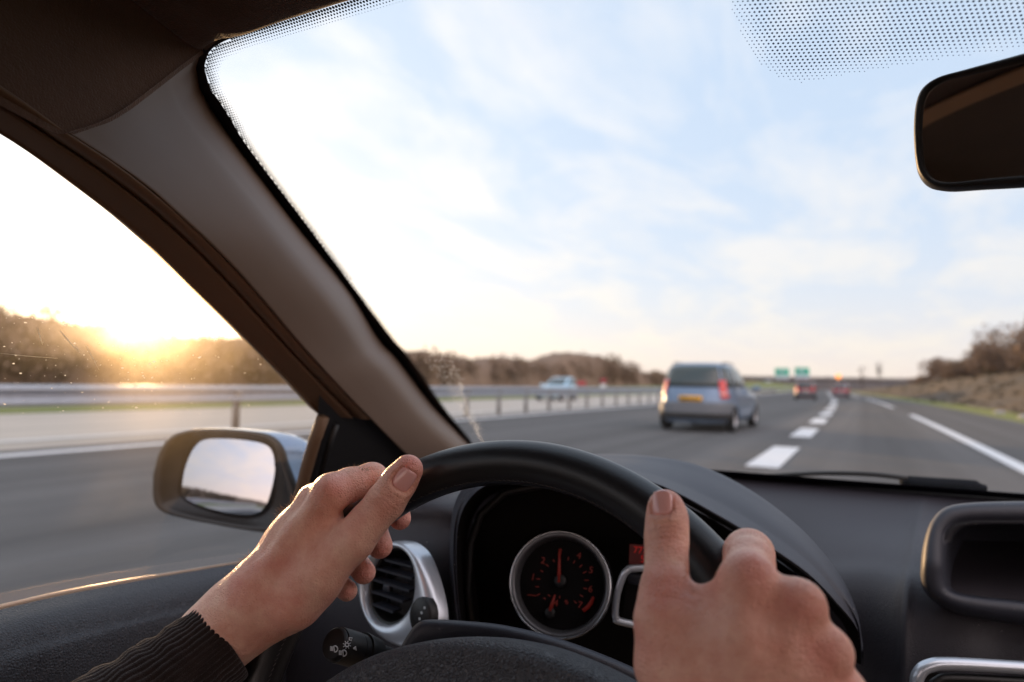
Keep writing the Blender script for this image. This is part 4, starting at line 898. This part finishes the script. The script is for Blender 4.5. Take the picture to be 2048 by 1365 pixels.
# wiper and scuttle outside the glass
m_seal = mat('matt_rubber', (.012, .014, .018), .9, spec=.1)
wip = empty('windscreen_wiper'); wip.parent = car
V, Fs = sweep_vf(crom([GL(x, y, .02) for x, y in ((1380, 962), (1480, 956), (1560, 951), (1650, 947), (1740, 949), (1815, 957))], 4), .0033, 8); mesh('wiper_arm', V, Fs, m_rubber, wip)
V, Fs = sweep_vf(crom([GL(x, y, .022) for x, y in ((1806, 962), (1816, 965), (1870, 969), (1930, 973), (1960, 976), (1970, 979))], 3), [.006]*3+[.0095]*9+[.006]*3+[.003], 12); mesh('wiper_joint', V, Fs, m_seal, wip)
V, Fs = sweep_vf(crom([GL(x, y, .016) for x, y in ((1450, 958), (1650, 966), (1850, 979), (2048, 994), (2300, 1015))], 4), .004, 8); mesh('wiper_blade', V, Fs, m_rubber, wip)
V = np.array([glp(x, y, o) for x in np.linspace(-.8, 1.1, 20) for y, o in ((1.10, .002), (1.13, .022), (1.30, .06))]).reshape(20, 3, 3)
V[:, :, 2] -= np.clip(.5-np.linspace(-.8, 1.1, 20), 0, 1)[:, None]*.012
mesh('scuttle_panel', V.reshape(-1, 3), grid_faces(20, 3), m_black, car)

# water marks on the windscreen and specks on the door glass
def flecks(name, pts, szs, hit, m, parent, streak=None):
    V = []; Fs = []
    for (x, y), s in zip(pts, szs):
        c = hit(x, y); u_ = hit(x+1, y)-c; v_ = hit(x, y+1)-c; u_ /= np.linalg.norm(u_); v_ /= np.linalg.norm(v_)
        k0 = len(V); a0 = rnd.random()*3; el = 1+rnd.random()*1.2
        for j in range(6):
            t = a0+j*math.pi/3; V.append(c+(u_*math.cos(t)*el+v_*math.sin(t))*s*(.7+.6*rnd.random()))
        Fs.append(tuple(range(k0, k0+6)))
    return mesh(name, V, Fs, m, parent, smooth=False)
arc = lambda y: 905+(y-725)*.36+3*math.sin(y/19)+2*math.sin(y/7)
pts = []
while len(pts) < 1500:
    y = rnd.uniform(712, 890); e = 800+(y-690)*.72+26; x = e+(arc(y)-e)*rnd.random()**.8
    if x > e-6: pts.append((x, y))
flecks('water_stain', pts, [.0002+.0006*rnd.random()**3 for _ in pts], lambda x, y: GL(x, y, -.0005), m_stain, ws)
pts = [(arc(y)+rnd.gauss(0, 3.5), y) for y in [725+150*rnd.random()**.7 for _ in range(260)]]
flecks('water_stain', pts, [.0003+.0009*rnd.random()**3 for _ in pts], lambda x, y: GL(x, y, -.0006), m_stain, ws)
pts = []
while len(pts) < 260:
    x, y = rnd.gauss(260, 190), rnd.uniform(628, 830)
    if 0 < x < 470+(y-650)*.9: pts.append((x, y))
flecks('dust_specks', pts, [.00018+.0006*rnd.random()**4 for _ in pts], lambda x, y: SD(x, y, -.557), m_stain, car)['kind'] = 'stuff'
mb = MB()
for x0, y0, x1, y1, w in ((75, 656, 85, 690, .0004), (120, 662, 158, 705, .0006), (172, 690, 198, 740, .0003), (0, 707, 115, 717, .0002), (150, 690, 160, 705, .0005), (556, 640, 610, 800, .0002)):
    V, Fs = sweep_vf([SD(x0, y0, -.5572), SD((x0+x1)/2, (y0+y1)/2+1, -.5572), SD(x1, y1, -.5572)], [w*.3, w, w*.4], 4); mb.add(V, Fs)
mb.build('dust_streaks', m_stain, car)

V, Fs = sweep_vf(crom([(-.36, -.12, H+.292), (-.20, .03, H+.288), (-.02, .14, H+.279), (.2, .20, H+.272)], 5), 1, sec=np.array([(.006*math.cos(t), .020*math.sin(t)) for t in np.linspace(0, 2*np.pi, 16, endpoint=False)]), up=(0, 0, 1)); mesh('mirror_band_strip', V, Fs, mat('tan_band_strip', (.75, .48, .28), .7), car)  # unseen strip added overhead to reflect as a light band in the rear-view mirror
# a little dust lying on the dashboard
dash_o = [o for o in car.children if o.name.split('.')[0] in ('dashboard', 'instrument_hood', 'storage_bin')]
V = []; Fs = []
for o in dash_o:
    vs = o.data.vertices
    for _ in range(90):
        v = vs[rnd.randrange(len(vs))]; q = ray(1, 1); c = np.array(v.co); nn_ = np.array(v.normal)
        if nn_ @ (EYE-c) < 0: nn_ = -nn_
        c = c+nn_*.0004+RG.normal(size=3)*.0; t1 = np.cross(nn_, [.3, .5, .8]); t1 /= np.linalg.norm(t1); t2 = np.cross(nn_, t1); c = c+t1*rnd.uniform(-.004, .004)+t2*rnd.uniform(-.004, .004); s = .00012+.00025*rnd.random()**3; k0 = len(V)
        for j in range(5): V.append(c+(t1*math.cos(j*1.257)+t2*math.sin(j*1.257))*s)
        Fs.append(tuple(range(k0, k0+5)))
mesh('dust_specks', V, Fs, m_dust, car, smooth=False)['kind'] = 'stuff'

# the rest of the cabin, behind and beside the camera
m_seat = mat('seat_cloth', (.05, .045, .045), .9, bump=[('n', 500, .4, .001)])
mb = MB(); mb.box((.93, .1, H-.50), (.06, 2.2, .62)); mb.box((.16, -1.35, H-.60), (1.7, .08, .86)); mb.box((-.70, -.9, H-.45), (.06, 1.7, .5)); mb.box((.15, -.2, H-.82), (1.6, 2.6, .05))
mb.build('cabin_shell', m_seat, car)
mb = MB()
for x in (-.52, .82): mb.box((x, -.42, H+.04), (.05, .09, .44)); mb.box((x, -1.25, H+.04), (.06, .15, .44))
mb.build('door_pillar', m_trim, car, bev=.02)
mb = MB(); mb.box((.42, -.35, H-.35), (.46, .14, .62)); mb.box((.42, -.36, H+.06), (.24, .09, .17)); mb.box((.42, -.05, H-.62), (.46, .5, .14)); mb.build('passenger_seat', m_seat, car, bev=.05)
# ------------------------------------------------------------------ the driver's hands
def cone_sdf(X, a, b, ra, rb):
    ba = b-a; L2 = ba @ ba; t = np.clip(((X-a) @ ba)/max(L2, 1e-12), 0, 1)
    d = X-(a+t[..., None]*ba); return np.sqrt((d*d).sum(-1))-(ra+(rb-ra)*t)
def smin(a, b, k):
    h = np.clip(.5+.5*(b-a)/k, 0, 1); return b*(1-h)+a*h-k*h*(1-h)
def surface_nets(D, org, s):
    sgn = D < 0; nx, ny, nz = D.shape
    c = np.zeros((nx-1, ny-1, nz-1), np.int8)
    for dx in (0, 1):
        for dy in (0, 1):
            for dz_ in (0, 1): c += sgn[dx:nx-1+dx, dy:ny-1+dy, dz_:nz-1+dz_]
    act = (c > 0) & (c < 8); idx = -np.ones(act.shape, np.int64); ii = np.argwhere(act); idx[act] = np.arange(len(ii))
    acc = np.zeros((len(ii), 3)); cnt = np.zeros(len(ii))
    cor = [(0, 0, 0), (1, 0, 0), (0, 1, 0), (1, 1, 0), (0, 0, 1), (1, 0, 1), (0, 1, 1), (1, 1, 1)]
    val = [D[ii[:, 0]+a, ii[:, 1]+b, ii[:, 2]+e] for a, b, e in cor]
    for p in range(8):
        for q in range(p+1, 8):
            if sum(abs(np.array(cor[p])-np.array(cor[q]))) != 1: continue
            m = (val[p] < 0) != (val[q] < 0); t = np.where(m, val[p]/(val[p]-val[q]+1e-12), 0)
            acc += np.where(m[:, None], np.array(cor[p])+t[:, None]*(np.array(cor[q])-np.array(cor[p])), 0); cnt += m
    V = (ii+acc/cnt[:, None])*s+org; Fs = []
    for ax in range(3):
        o1, o2 = [(1, 2), (2, 0), (0, 1)][ax]
        sl = [slice(1, -1)]*3; a = [slice(0, None)]*3
        s0 = [slice(1, n-1) for n in D.shape]; s0[ax] = slice(0, D.shape[ax]-1); s1 = list(s0); s1[ax] = slice(1, D.shape[ax])
        A, B = sgn[tuple(s0)], sgn[tuple(s1)]; df_ = np.argwhere(A != B)
        if not len(df_): continue
        fl = A[tuple(df_.T)]; g = df_+1; g[:, ax] -= 1
        e1 = np.zeros(3, int); e1[o1] = 1; e2 = np.zeros(3, int); e2[o2] = 1
        q = [g-e1-e2, g-e2, g, g-e1]; q = np.stack([idx[tuple(x.T)] for x in q], 1)
        q[~fl] = q[~fl][:, ::-1]; Fs.append(q)
    Fs = np.concatenate(Fs); return V, Fs[(Fs >= 0).all(1)]
def build_sdf(groups, s=.0012, pad=.012):
    # groups: (list of cones, blend inside, blend with what is there already)
    pts = np.array([p for g, _, _ in groups for c in g for p in c[:2]]); rm = max(max(c[2:4]) for g, _, _ in groups for c in g)
    lo = pts.min(0)-rm-pad; hi = pts.max(0)+rm+pad
    n = np.ceil((hi-lo)/s).astype(int)+1; ax_ = [lo[i]+np.arange(n[i])*s for i in range(3)]
    D = np.full(n, .05, np.float32)
    for g, ki, ko in groups:
        Dg = np.full(n, .05, np.float32)
        for a, b, ra, rb in g:
            a, b = np.array(a), np.array(b); m0 = np.minimum(a, b)-max(ra, rb)-.014; m1 = np.maximum(a, b)+max(ra, rb)+.014
            i0 = np.maximum(((m0-lo)/s).astype(int), 0); i1 = np.minimum(((m1-lo)/s).astype(int)+1, n)
            X = np.stack(np.meshgrid(*[ax_[i][i0[i]:i1[i]] for i in range(3)], indexing='ij'), -1)
            sl = tuple(slice(i0[i], i1[i]) for i in range(3))
            Dg[sl] = smin(Dg[sl], cone_sdf(X, a, b, ra, rb).astype(np.float32), ki)
        D = smin(D, Dg, ko)
    V, Fs = surface_nets(D, lo, s)
    # relax the vertices a little (removes the stair pattern of the grid)
    e = np.concatenate([Fs[:, [0, 1]], Fs[:, [1, 2]], Fs[:, [2, 3]], Fs[:, [3, 0]]]); e = np.concatenate([e, e[:, ::-1]])
    for lam in (.5, -.35, .5, -.35, .5):
        S = np.zeros_like(V); Cn = np.bincount(e[:, 0], minlength=len(V))[:, None]
        for i in range(3): S[:, i] = np.bincount(e[:, 0], weights=V[e[:, 1], i], minlength=len(V))
        V = V+lam*(S/np.maximum(Cn, 1)-V)
    return V, Fs
def vnorm(V, Fs):
    nn = np.cross(V[Fs[:, 2]]-V[Fs[:, 0]], V[Fs[:, 3]]-V[Fs[:, 1]]); N_ = np.zeros_like(V)
    for j in range(4):
        for i in range(3): N_[:, i] += np.bincount(Fs[:, j], weights=nn[:, i], minlength=len(V))
    return N_/(np.linalg.norm(N_, axis=1)[:, None]+1e-12)
def chain(js): # js: [(px,py,d,r mm)...]
    q = [(P(x, y, d), r*.001) for x, y, d, r in js]; return [(q[i][0], q[i+1][0], q[i][1], q[i+1][1]) for i in range(len(q)-1)]
HV, HF, HFM, FLUSH = [], [], [], []; hoff = 0
def add_hand(groups, nail, creases, flush, grooves=()):
    global hoff
    V, Fs = build_sdf(groups); Nn = vnorm(V, Fs)
    fl = np.zeros(len(V))
    for (x, y, d), r, w in flush:
        fl = np.maximum(fl, w*np.exp(-(np.linalg.norm(V-P(x, y, d), axis=1)/r)**2))
    for c, ax_, sp_, dep, wid, rad in creases:           # grooves across the thumb: centre, axis, offsets
        dd = V-c; s = dd @ ax_; q = np.linalg.norm(dd-s[:, None]*ax_, axis=1); face = (Nn @ -CF) > .1
        for o_ in sp_:
            cur = .0009*np.cos((dd @ np.cross(ax_, CF))/.0035)
            V -= Nn*(dep*np.exp(-((s-o_-cur)/wid)**2)*np.clip((Nn @ -CF)*1.6-.3, 0, 1)*(q < rad))[:, None]
    for pl, dep, wid in grooves:                         # skin folds along a line
        pl = crom([P(*p) for p in pl], 6); dm = np.full(len(V), 9.)
        for p, q in zip(pl[:-1], pl[1:]): dm = np.minimum(dm, cone_sdf(V, p, q, 0, 0))
        V -= Nn*(dep*np.exp(-(dm/wid)**2)*np.linspace(1, 1, 1))[:, None]
    # nail
    c, al, no, hw, ln, rc_ = nail
    sd = np.cross(al, no)
    def nailp(u, v, h=0): th = u*hw/rc_; return c+al*(v*ln)+sd*(rc_*math.sin(th))+no*(rc_*(math.cos(th)-1)+h-.0006*v*v)
    dd = V-c; vv = dd @ al/ln; th = np.arctan2(dd @ sd, dd @ no+rc_); uu = th*rc_/hw; hh = np.hypot(dd @ sd, dd @ no+rc_)-rc_
    ins = np.clip(1.22-(np.abs(uu)**3.2+np.abs(vv)**3.2), 0, .22)/.22*(hh > -.004)*(hh < .004)
    V = V-no*0; V -= Nn*(ins*np.clip(hh+.0010, 0, .004))[:, None]
    HV.append(V); HF.extend([tuple(f+hoff) for f in Fs]); HFM.extend([0]*len(Fs)); FLUSH.append(fl); hoff += len(V)
    g = []; m_, n_ = 15, 17
    for i in range(m_):
        for j in range(n_):
            u, v = -1+2*i/(m_-1), -1+2*j/(n_-1)
            us, vs = u*math.sqrt(max(0, 1-.5*abs(v)**4)), v*math.sqrt(max(0, 1-.35*abs(u)**3))
            ed = max(abs(u), abs(v)); h = .00015-(.0014 if ed > .99 else 0)-.0002*ed**6; g.append(nailp(us, vs, h))
    ff = grid_faces(m_, n_, off=hoff); HV.append(np.array(g)); HF.extend([f[::-1] for f in ff]); HFM.extend([1]*len(ff)); FLUSH.append(np.zeros(len(g))); hoff += len(g)

# left hand --------------------------------------------------------
wL = (462, 1248, .468)
thumbL = chain([(590, 1205, .455, 17), (640, 1150, .452, 15.5), (707, 1080, .452, 13.2), (738, 1042, .455, 11.8), (772, 1003, .457, 12.1), (797, 966, .458, 11.0), (816, 940, .459, 10.2)])
indL = chain([(662, 984, .462, 12.2), (700, 970, .478, 11.2), (744, 958, .492, 10.8), (790, 985, .524, 9.2), (800, 1038, .522, 8.4)])
midL = chain([(627, 1002, .480, 11.4), (690, 1000, .512, 10.4), (745, 1050, .530, 9.8), (760, 1092, .517, 9.6)])
rinL = chain([(596, 1040, .490, 10.8), (640, 1050, .520, 10), (700, 1110, .532, 9.2), (728, 1145, .518, 8.8)])
pinL = chain([(570, 1085, .496, 10), (600, 1100, .52, 9), (655, 1150, .530, 8.2), (694, 1182, .518, 7.8)])
palmL = (chain([(505, 1205, .462, 16), (605, 1075, .464, 14), (662, 987, .464, 11.6)])+chain([(498, 1202, .472, 16), (585, 1072, .477, 14), (626, 1005, .481, 11)])+
         chain([(492, 1212, .48, 15), (570, 1092, .485, 13), (597, 1042, .490, 10.4)])+chain([(490, 1228, .488, 14.5), (550, 1137, .492, 12), (572, 1088, .496, 9.6)])+
         chain([(540, 1210, .462, 17), (610, 1140, .465, 16), (655, 1072, .468, 13.5)])+chain([(515, 1235, .472, 17), (580, 1207, .468, 16.5), (632, 1167, .462, 15)])+
         chain([(560, 1190, .485, 15), (620, 1120, .485, 14), (655, 1050, .485, 12)])+chain([(640, 1000, .474, 10.5), (650, 1010, .480, 10)]))
armL = chain([wL+(20,), (500, 1222, .468, 19)])+chain([(470, 1225, .458, 15), (505, 1190, .457, 15)])+chain([wL+(20,), (425, 1290, .460, 21.5), (385, 1325, .452, 22)])+chain([(458, 1222, .478, 15), (415, 1262, .468, 17)])
tendL = chain([(520, 1160, .4515, 4.5), (600, 1050, .4525, 3.6), (655, 980, .4520, 4.5)])+chain([(510, 1150, .462, 4.5), (575, 1050, .4655, 3.6), (620, 995, .469, 4.5)])
bonesL = [(armL, .012, .01), (palmL, .010, .022), (thumbL, .006, .010), (indL, .005, .006), (midL, .005, .0035), (rinL, .005, .003), (pinL, .005, .003), (tendL, .003, .010)]
tA = P(816, 940, .459)-P(772, 1003, .457); tA /= np.linalg.norm(tA)
nO = -CF*1.0+CR*.22-CU*.12; nO -= tA*(nO @ tA); nO /= np.linalg.norm(nO)
nc = P(807, 953, .4588)+nO*.0103
add_hand(bonesL, (nc, tA, nO, .0078, .0080, .0092),
         [(P(772, 1003, .457), tA, (-.0038, -.0012, .0012, .0045), .00075, .0006, .014), (P(738, 1042, .455), tA, (-.002, .003), .0004, .0008, .016)],
         [((662, 970, .45), .016, .45), ((816, 930, .45), .013, .75), ((772, 1003, .445), .012, .35), ((624, 985, .47), .012, .3), ((800, 1045, .515), .012, .8), ((760, 1100, .51), .012, .8), ((728, 1150, .51), .012, .7), ((694, 1186, .51), .01, .5), ((735, 975, .48), .014, .35)],
         [([(672, 1035, .447), (700, 1015, .450), (718, 990, .463)], .0022, .0016), ([(726, 950, .478), (737, 965, .478), (746, 984, .48)], .0016, .0010), ([(693, 1003, .455), (706, 997, .457), (722, 990, .462)], .0009, .0009), ([(684, 1016, .452), (700, 1010, .454), (716, 1002, .46)], .0007, .0008), ([(690, 985, .462), (708, 978, .465)], .0004, .0010), ([(560, 1165, .440), (590, 1110, .442), (622, 1050, .445), (640, 1010, .447)], -.0005, .0022), ([(500, 1215, .442), (560, 1165, .440)], -.0004, .0025), ([(650, 1120, .438), (668, 1105, .438), (690, 1062, .439)], .0004, .0015), ([(735, 1050, .444), (752, 1062, .444)], .0004, .0008)])
# right hand -------------------------------------------------------
thumbR = chain([(1345, 1330, .318, 17), (1336, 1240, .322, 14.8), (1332, 1180, .330, 11.3), (1333, 1120, .342, 9.4), (1333, 1075, .350, 10.0), (1334, 1035, .356, 9.5), (1331, 1012, .358, 8.5)])
indR = chain([(1495, 1160, .310, 11.8), (1498, 1128, .338, 11.2), (1498, 1108, .362, 11.8), (1465, 1122, .392, 10), (1420, 1145, .395, 8.6)])
midR = chain([(1598, 1210, .302, 11.4), (1592, 1205, .335, 10.6), (1570, 1205, .362, 10.6), (1520, 1220, .385, 9.6), (1470, 1235, .380, 9)])
rinR = chain([(1655, 1304, .297, 10.6), (1640, 1290, .33, 10), (1610, 1290, .355, 10), (1560, 1305, .372, 9), (1510, 1310, .366, 8.5)])
pinR = chain([(1690, 1392, .296, 9.8), (1680, 1370, .328, 8.8), (1650, 1365, .348, 8.8), (1600, 1380, .360, 8), (1560, 1380, .356, 7.5)])
palmR = (chain([(1500, 1480, .296, 17), (1480, 1290, .302, 14.5), (1492, 1170, .311, 11.5)])+chain([(1510, 1480, .296, 16), (1560, 1330, .299, 13.5), (1592, 1224, .302, 11)])+
         chain([(1530, 1490, .297, 16), (1610, 1380, .298, 13), (1646, 1310, .298, 10)])+chain([(1550, 1510, .299, 15), (1650, 1440, .299, 12), (1682, 1398, .299, 9.2)])+
         chain([(1420, 1440, .306, 17), (1400, 1300, .312, 14), (1440, 1215, .318, 11.5)])+chain([(1400, 1400, .318, 17), (1355, 1330, .320, 16)])+chain([(1510, 1195, .314, 10), (1590, 1240, .309, 10)])+chain([(1545, 1215, .309, 10.5), (1560, 1330, .302, 13)])+chain([(1615, 1300, .309, 9.5), (1612, 1380, .302, 12)])+chain([(1672, 1370, .305, 9), (1660, 1430, .302, 11)])+chain([(1590, 1270, .312, 9), (1630, 1325, .308, 8.5)])+chain([(1640, 1350, .308, 8), (1672, 1400, .307, 8)])+chain([(1540, 1440, .315, 15), (1500, 1300, .325, 13), (1560, 1290, .322, 12)]))
armR = chain([(1480, 1500, .300, 21), (1500, 1640, .285, 24), (1500, 2100, .26, 34)])+chain([(1540, 1520, .300, 19), (1560, 1650, .285, 22)])+chain([(1420, 1470, .305, 18), (1430, 1640, .29, 22)])
bonesR = [(armR, .012, .01), (palmR, .009, .014), (thumbR, .006, .010), (indR, .006, .006), (midR, .006, .005), (rinR, .006, .005), (pinR, .006, .004)]
tA = P(1331, 1010, .358)-P(1333, 1075, .350); tA /= np.linalg.norm(tA)
nO = -CF-CR*.55+CU*.1; nO -= tA*(nO @ tA); nO /= np.linalg.norm(nO)
nc = P(1332, 1013, .357)+nO*.0089
add_hand(bonesR, (nc, tA, nO, .0063, .0068, .0077),
         [(P(1333, 1075, .350), tA, (-.0035, -.0008, .0015, .004), .00080, .0006, .014)],
         [((1500, 1145, .298), .016, .60), ((1598, 1212, .290), .014, .55), ((1648, 1300, .287), .014, .5), ((1692, 1385, .288), .014, .45), ((1325, 985, .348), .013, .75), ((1333, 1070, .338), .011, .4), ((1340, 1190, .318), .02, .25), ((1480, 1330, .285), .03, .12)],
         [([(1385, 1190, .316), (1372, 1172, .322), (1374, 1150, .33)], .0015, .0020), ([(1462, 1108, .350), (1498, 1100, .345), (1535, 1110, .350)], .0006, .0009), ([(1470, 1092, .352), (1498, 1086, .349), (1528, 1094, .352)], .0005, .0008), ([(1470, 1132, .330), (1500, 1122, .328), (1530, 1130, .330)], .0006, .0012), ([(1420, 1360, .292), (1450, 1290, .295), (1490, 1215, .299), (1500, 1170, .298)], -.0007, .0026), ([(1540, 1400, .284), (1570, 1320, .287), (1595, 1250, .290)], -.0007, .0024), ([(1600, 1420, .285), (1640, 1340, .287)], -.0006, .0022), ([(1480, 1400, .282), (1530, 1330, .285), (1545, 1260, .292)], -.0005, .0018), ([(1345, 1205, .306), (1362, 1215, .307), (1385, 1212, .308)], .0005, .0012), ([(1310, 1190, .316), (1330, 1200, .314), (1352, 1196, .313)], .0005, .0012)])
person = mesh('person', np.concatenate(HV), HF, m_skin, mats=[m_skin, m_nail], fm=HFM)
at = person.data.attributes.new('flush', 'FLOAT', 'POINT'); at.data.foreach_set('value', np.concatenate(FLUSH).astype(np.float32))
tag(person, 'driver whose two bare hands grip the steering wheel, in a dark brown ribbed jumper', 'person')
# jumper sleeves: ribbed knit round the forearms
def sleeve(path, rads, nrib, name='sleeve', tilt=None, flat=(1, 1), depth=.0011):
    pth = crom(path, 8); rr_ = crom(np.array(rads)[:, None], 8)[:, 0]; ns = nrib*6; a_ = np.linspace(0, 2*np.pi, ns, endpoint=False)
    rib = depth*(np.abs(np.cos(a_*nrib/2))**.7)
    T = np.gradient(pth, axis=0); T /= np.linalg.norm(T, axis=1)[:, None]; nn = np.array([0, 0, 1.]); V = []
    for k, (p, t, r) in enumerate(zip(pth, T, rr_)):
        n_ = nn-t*(nn @ t); n_ /= np.linalg.norm(n_); b_ = np.cross(t, n_)
        wob = .0010*np.sin(k*.9+a_*3)+.0006*np.sin(k*1.7-a_*5)
        sh = (tilt*np.exp(-k/10) if tilt is not None else 0)
        rad = r+rib*(1 if k > 0 else .3)+wob*min(1, k/12)
        q = p+(np.cos(a_)*rad*flat[0])[:, None]*n_+(np.sin(a_)*rad*flat[1])[:, None]*b_
        if tilt is not None: q = q+t*((q-p) @ tilt)[:, None]*math.exp(-k/14)
        V.append(q)
    V = np.array(V)
    first = pth[0]+(V[0]-pth[0])*.90+T[0]*.004; V = np.concatenate([[pth[0]+(V[0]-pth[0])*.86+T[0]*.012], [first], [pth[0]+(V[0]-pth[0])*.955-T[0]*.0005], V])
    return mesh(name, V.reshape(-1, 3), grid_faces(len(V), ns, False, True), m_knit, person)
sleeve([P(447, 1282, .463), P(393, 1325, .452), P(318, 1385, .438), P(208, 1470, .42), P(60, 1580, .40), P(-150, 1760, .36)], [.0275, .0285, .0315, .036, .043, .050], 46, tilt=np.array([0, 0, 0.]), flat=(1.03, 1.0))
sleeve([P(1500, 1640, .285), P(1500, 1800, .27), P(1500, 2100, .25), P(1480, 2600, .22)], [.033, .034, .038, .045], 46)
# fine hair on the arm
def hairs(anchors, n, parent):
    V = []; Fs = []
    for _ in range(n):
        (x0, y0), (x1, y1), d, (nx, ny) = anchors[rnd.randrange(len(anchors))]
        t = rnd.random(); x = x0+(x1-x0)*t+rnd.gauss(0, 2); y = y0+(y1-y0)*t+rnd.gauss(0, 2); L_ = rnd.uniform(8, 22); sw = rnd.gauss(.0, .5)
        pts_ = []
        for s in (0, .35, .7, 1):
            ang = sw*s*1.4; cx_, cy_ = nx*math.cos(ang)-ny*math.sin(ang), nx*math.sin(ang)+ny*math.cos(ang); pts_.append(P(x+cx_*L_*s, y+cy_*L_*s, d+rnd.gauss(0, .0004)*s))
        v, f = sweep_vf(pts_, [.00010, .00009, .00007, .00003], 3); Fs += [tuple(i+len(V) for i in q) for q in f]; V += list(v)
    return mesh('arm_hair', V, Fs, m_hair, parent)
hairs([((412, 1210), (470, 1150), .470, (-.75, -.62)), ((470, 1160), (500, 1110), .478, (-.85, -.35)), ((430, 1200), (490, 1130), .468, (-.7, -.7)), ((700, 948), (735, 940), .478, (.5, -.85)), ((560, 1040), (600, 990), .480, (-.8, -.5))], 210, person)
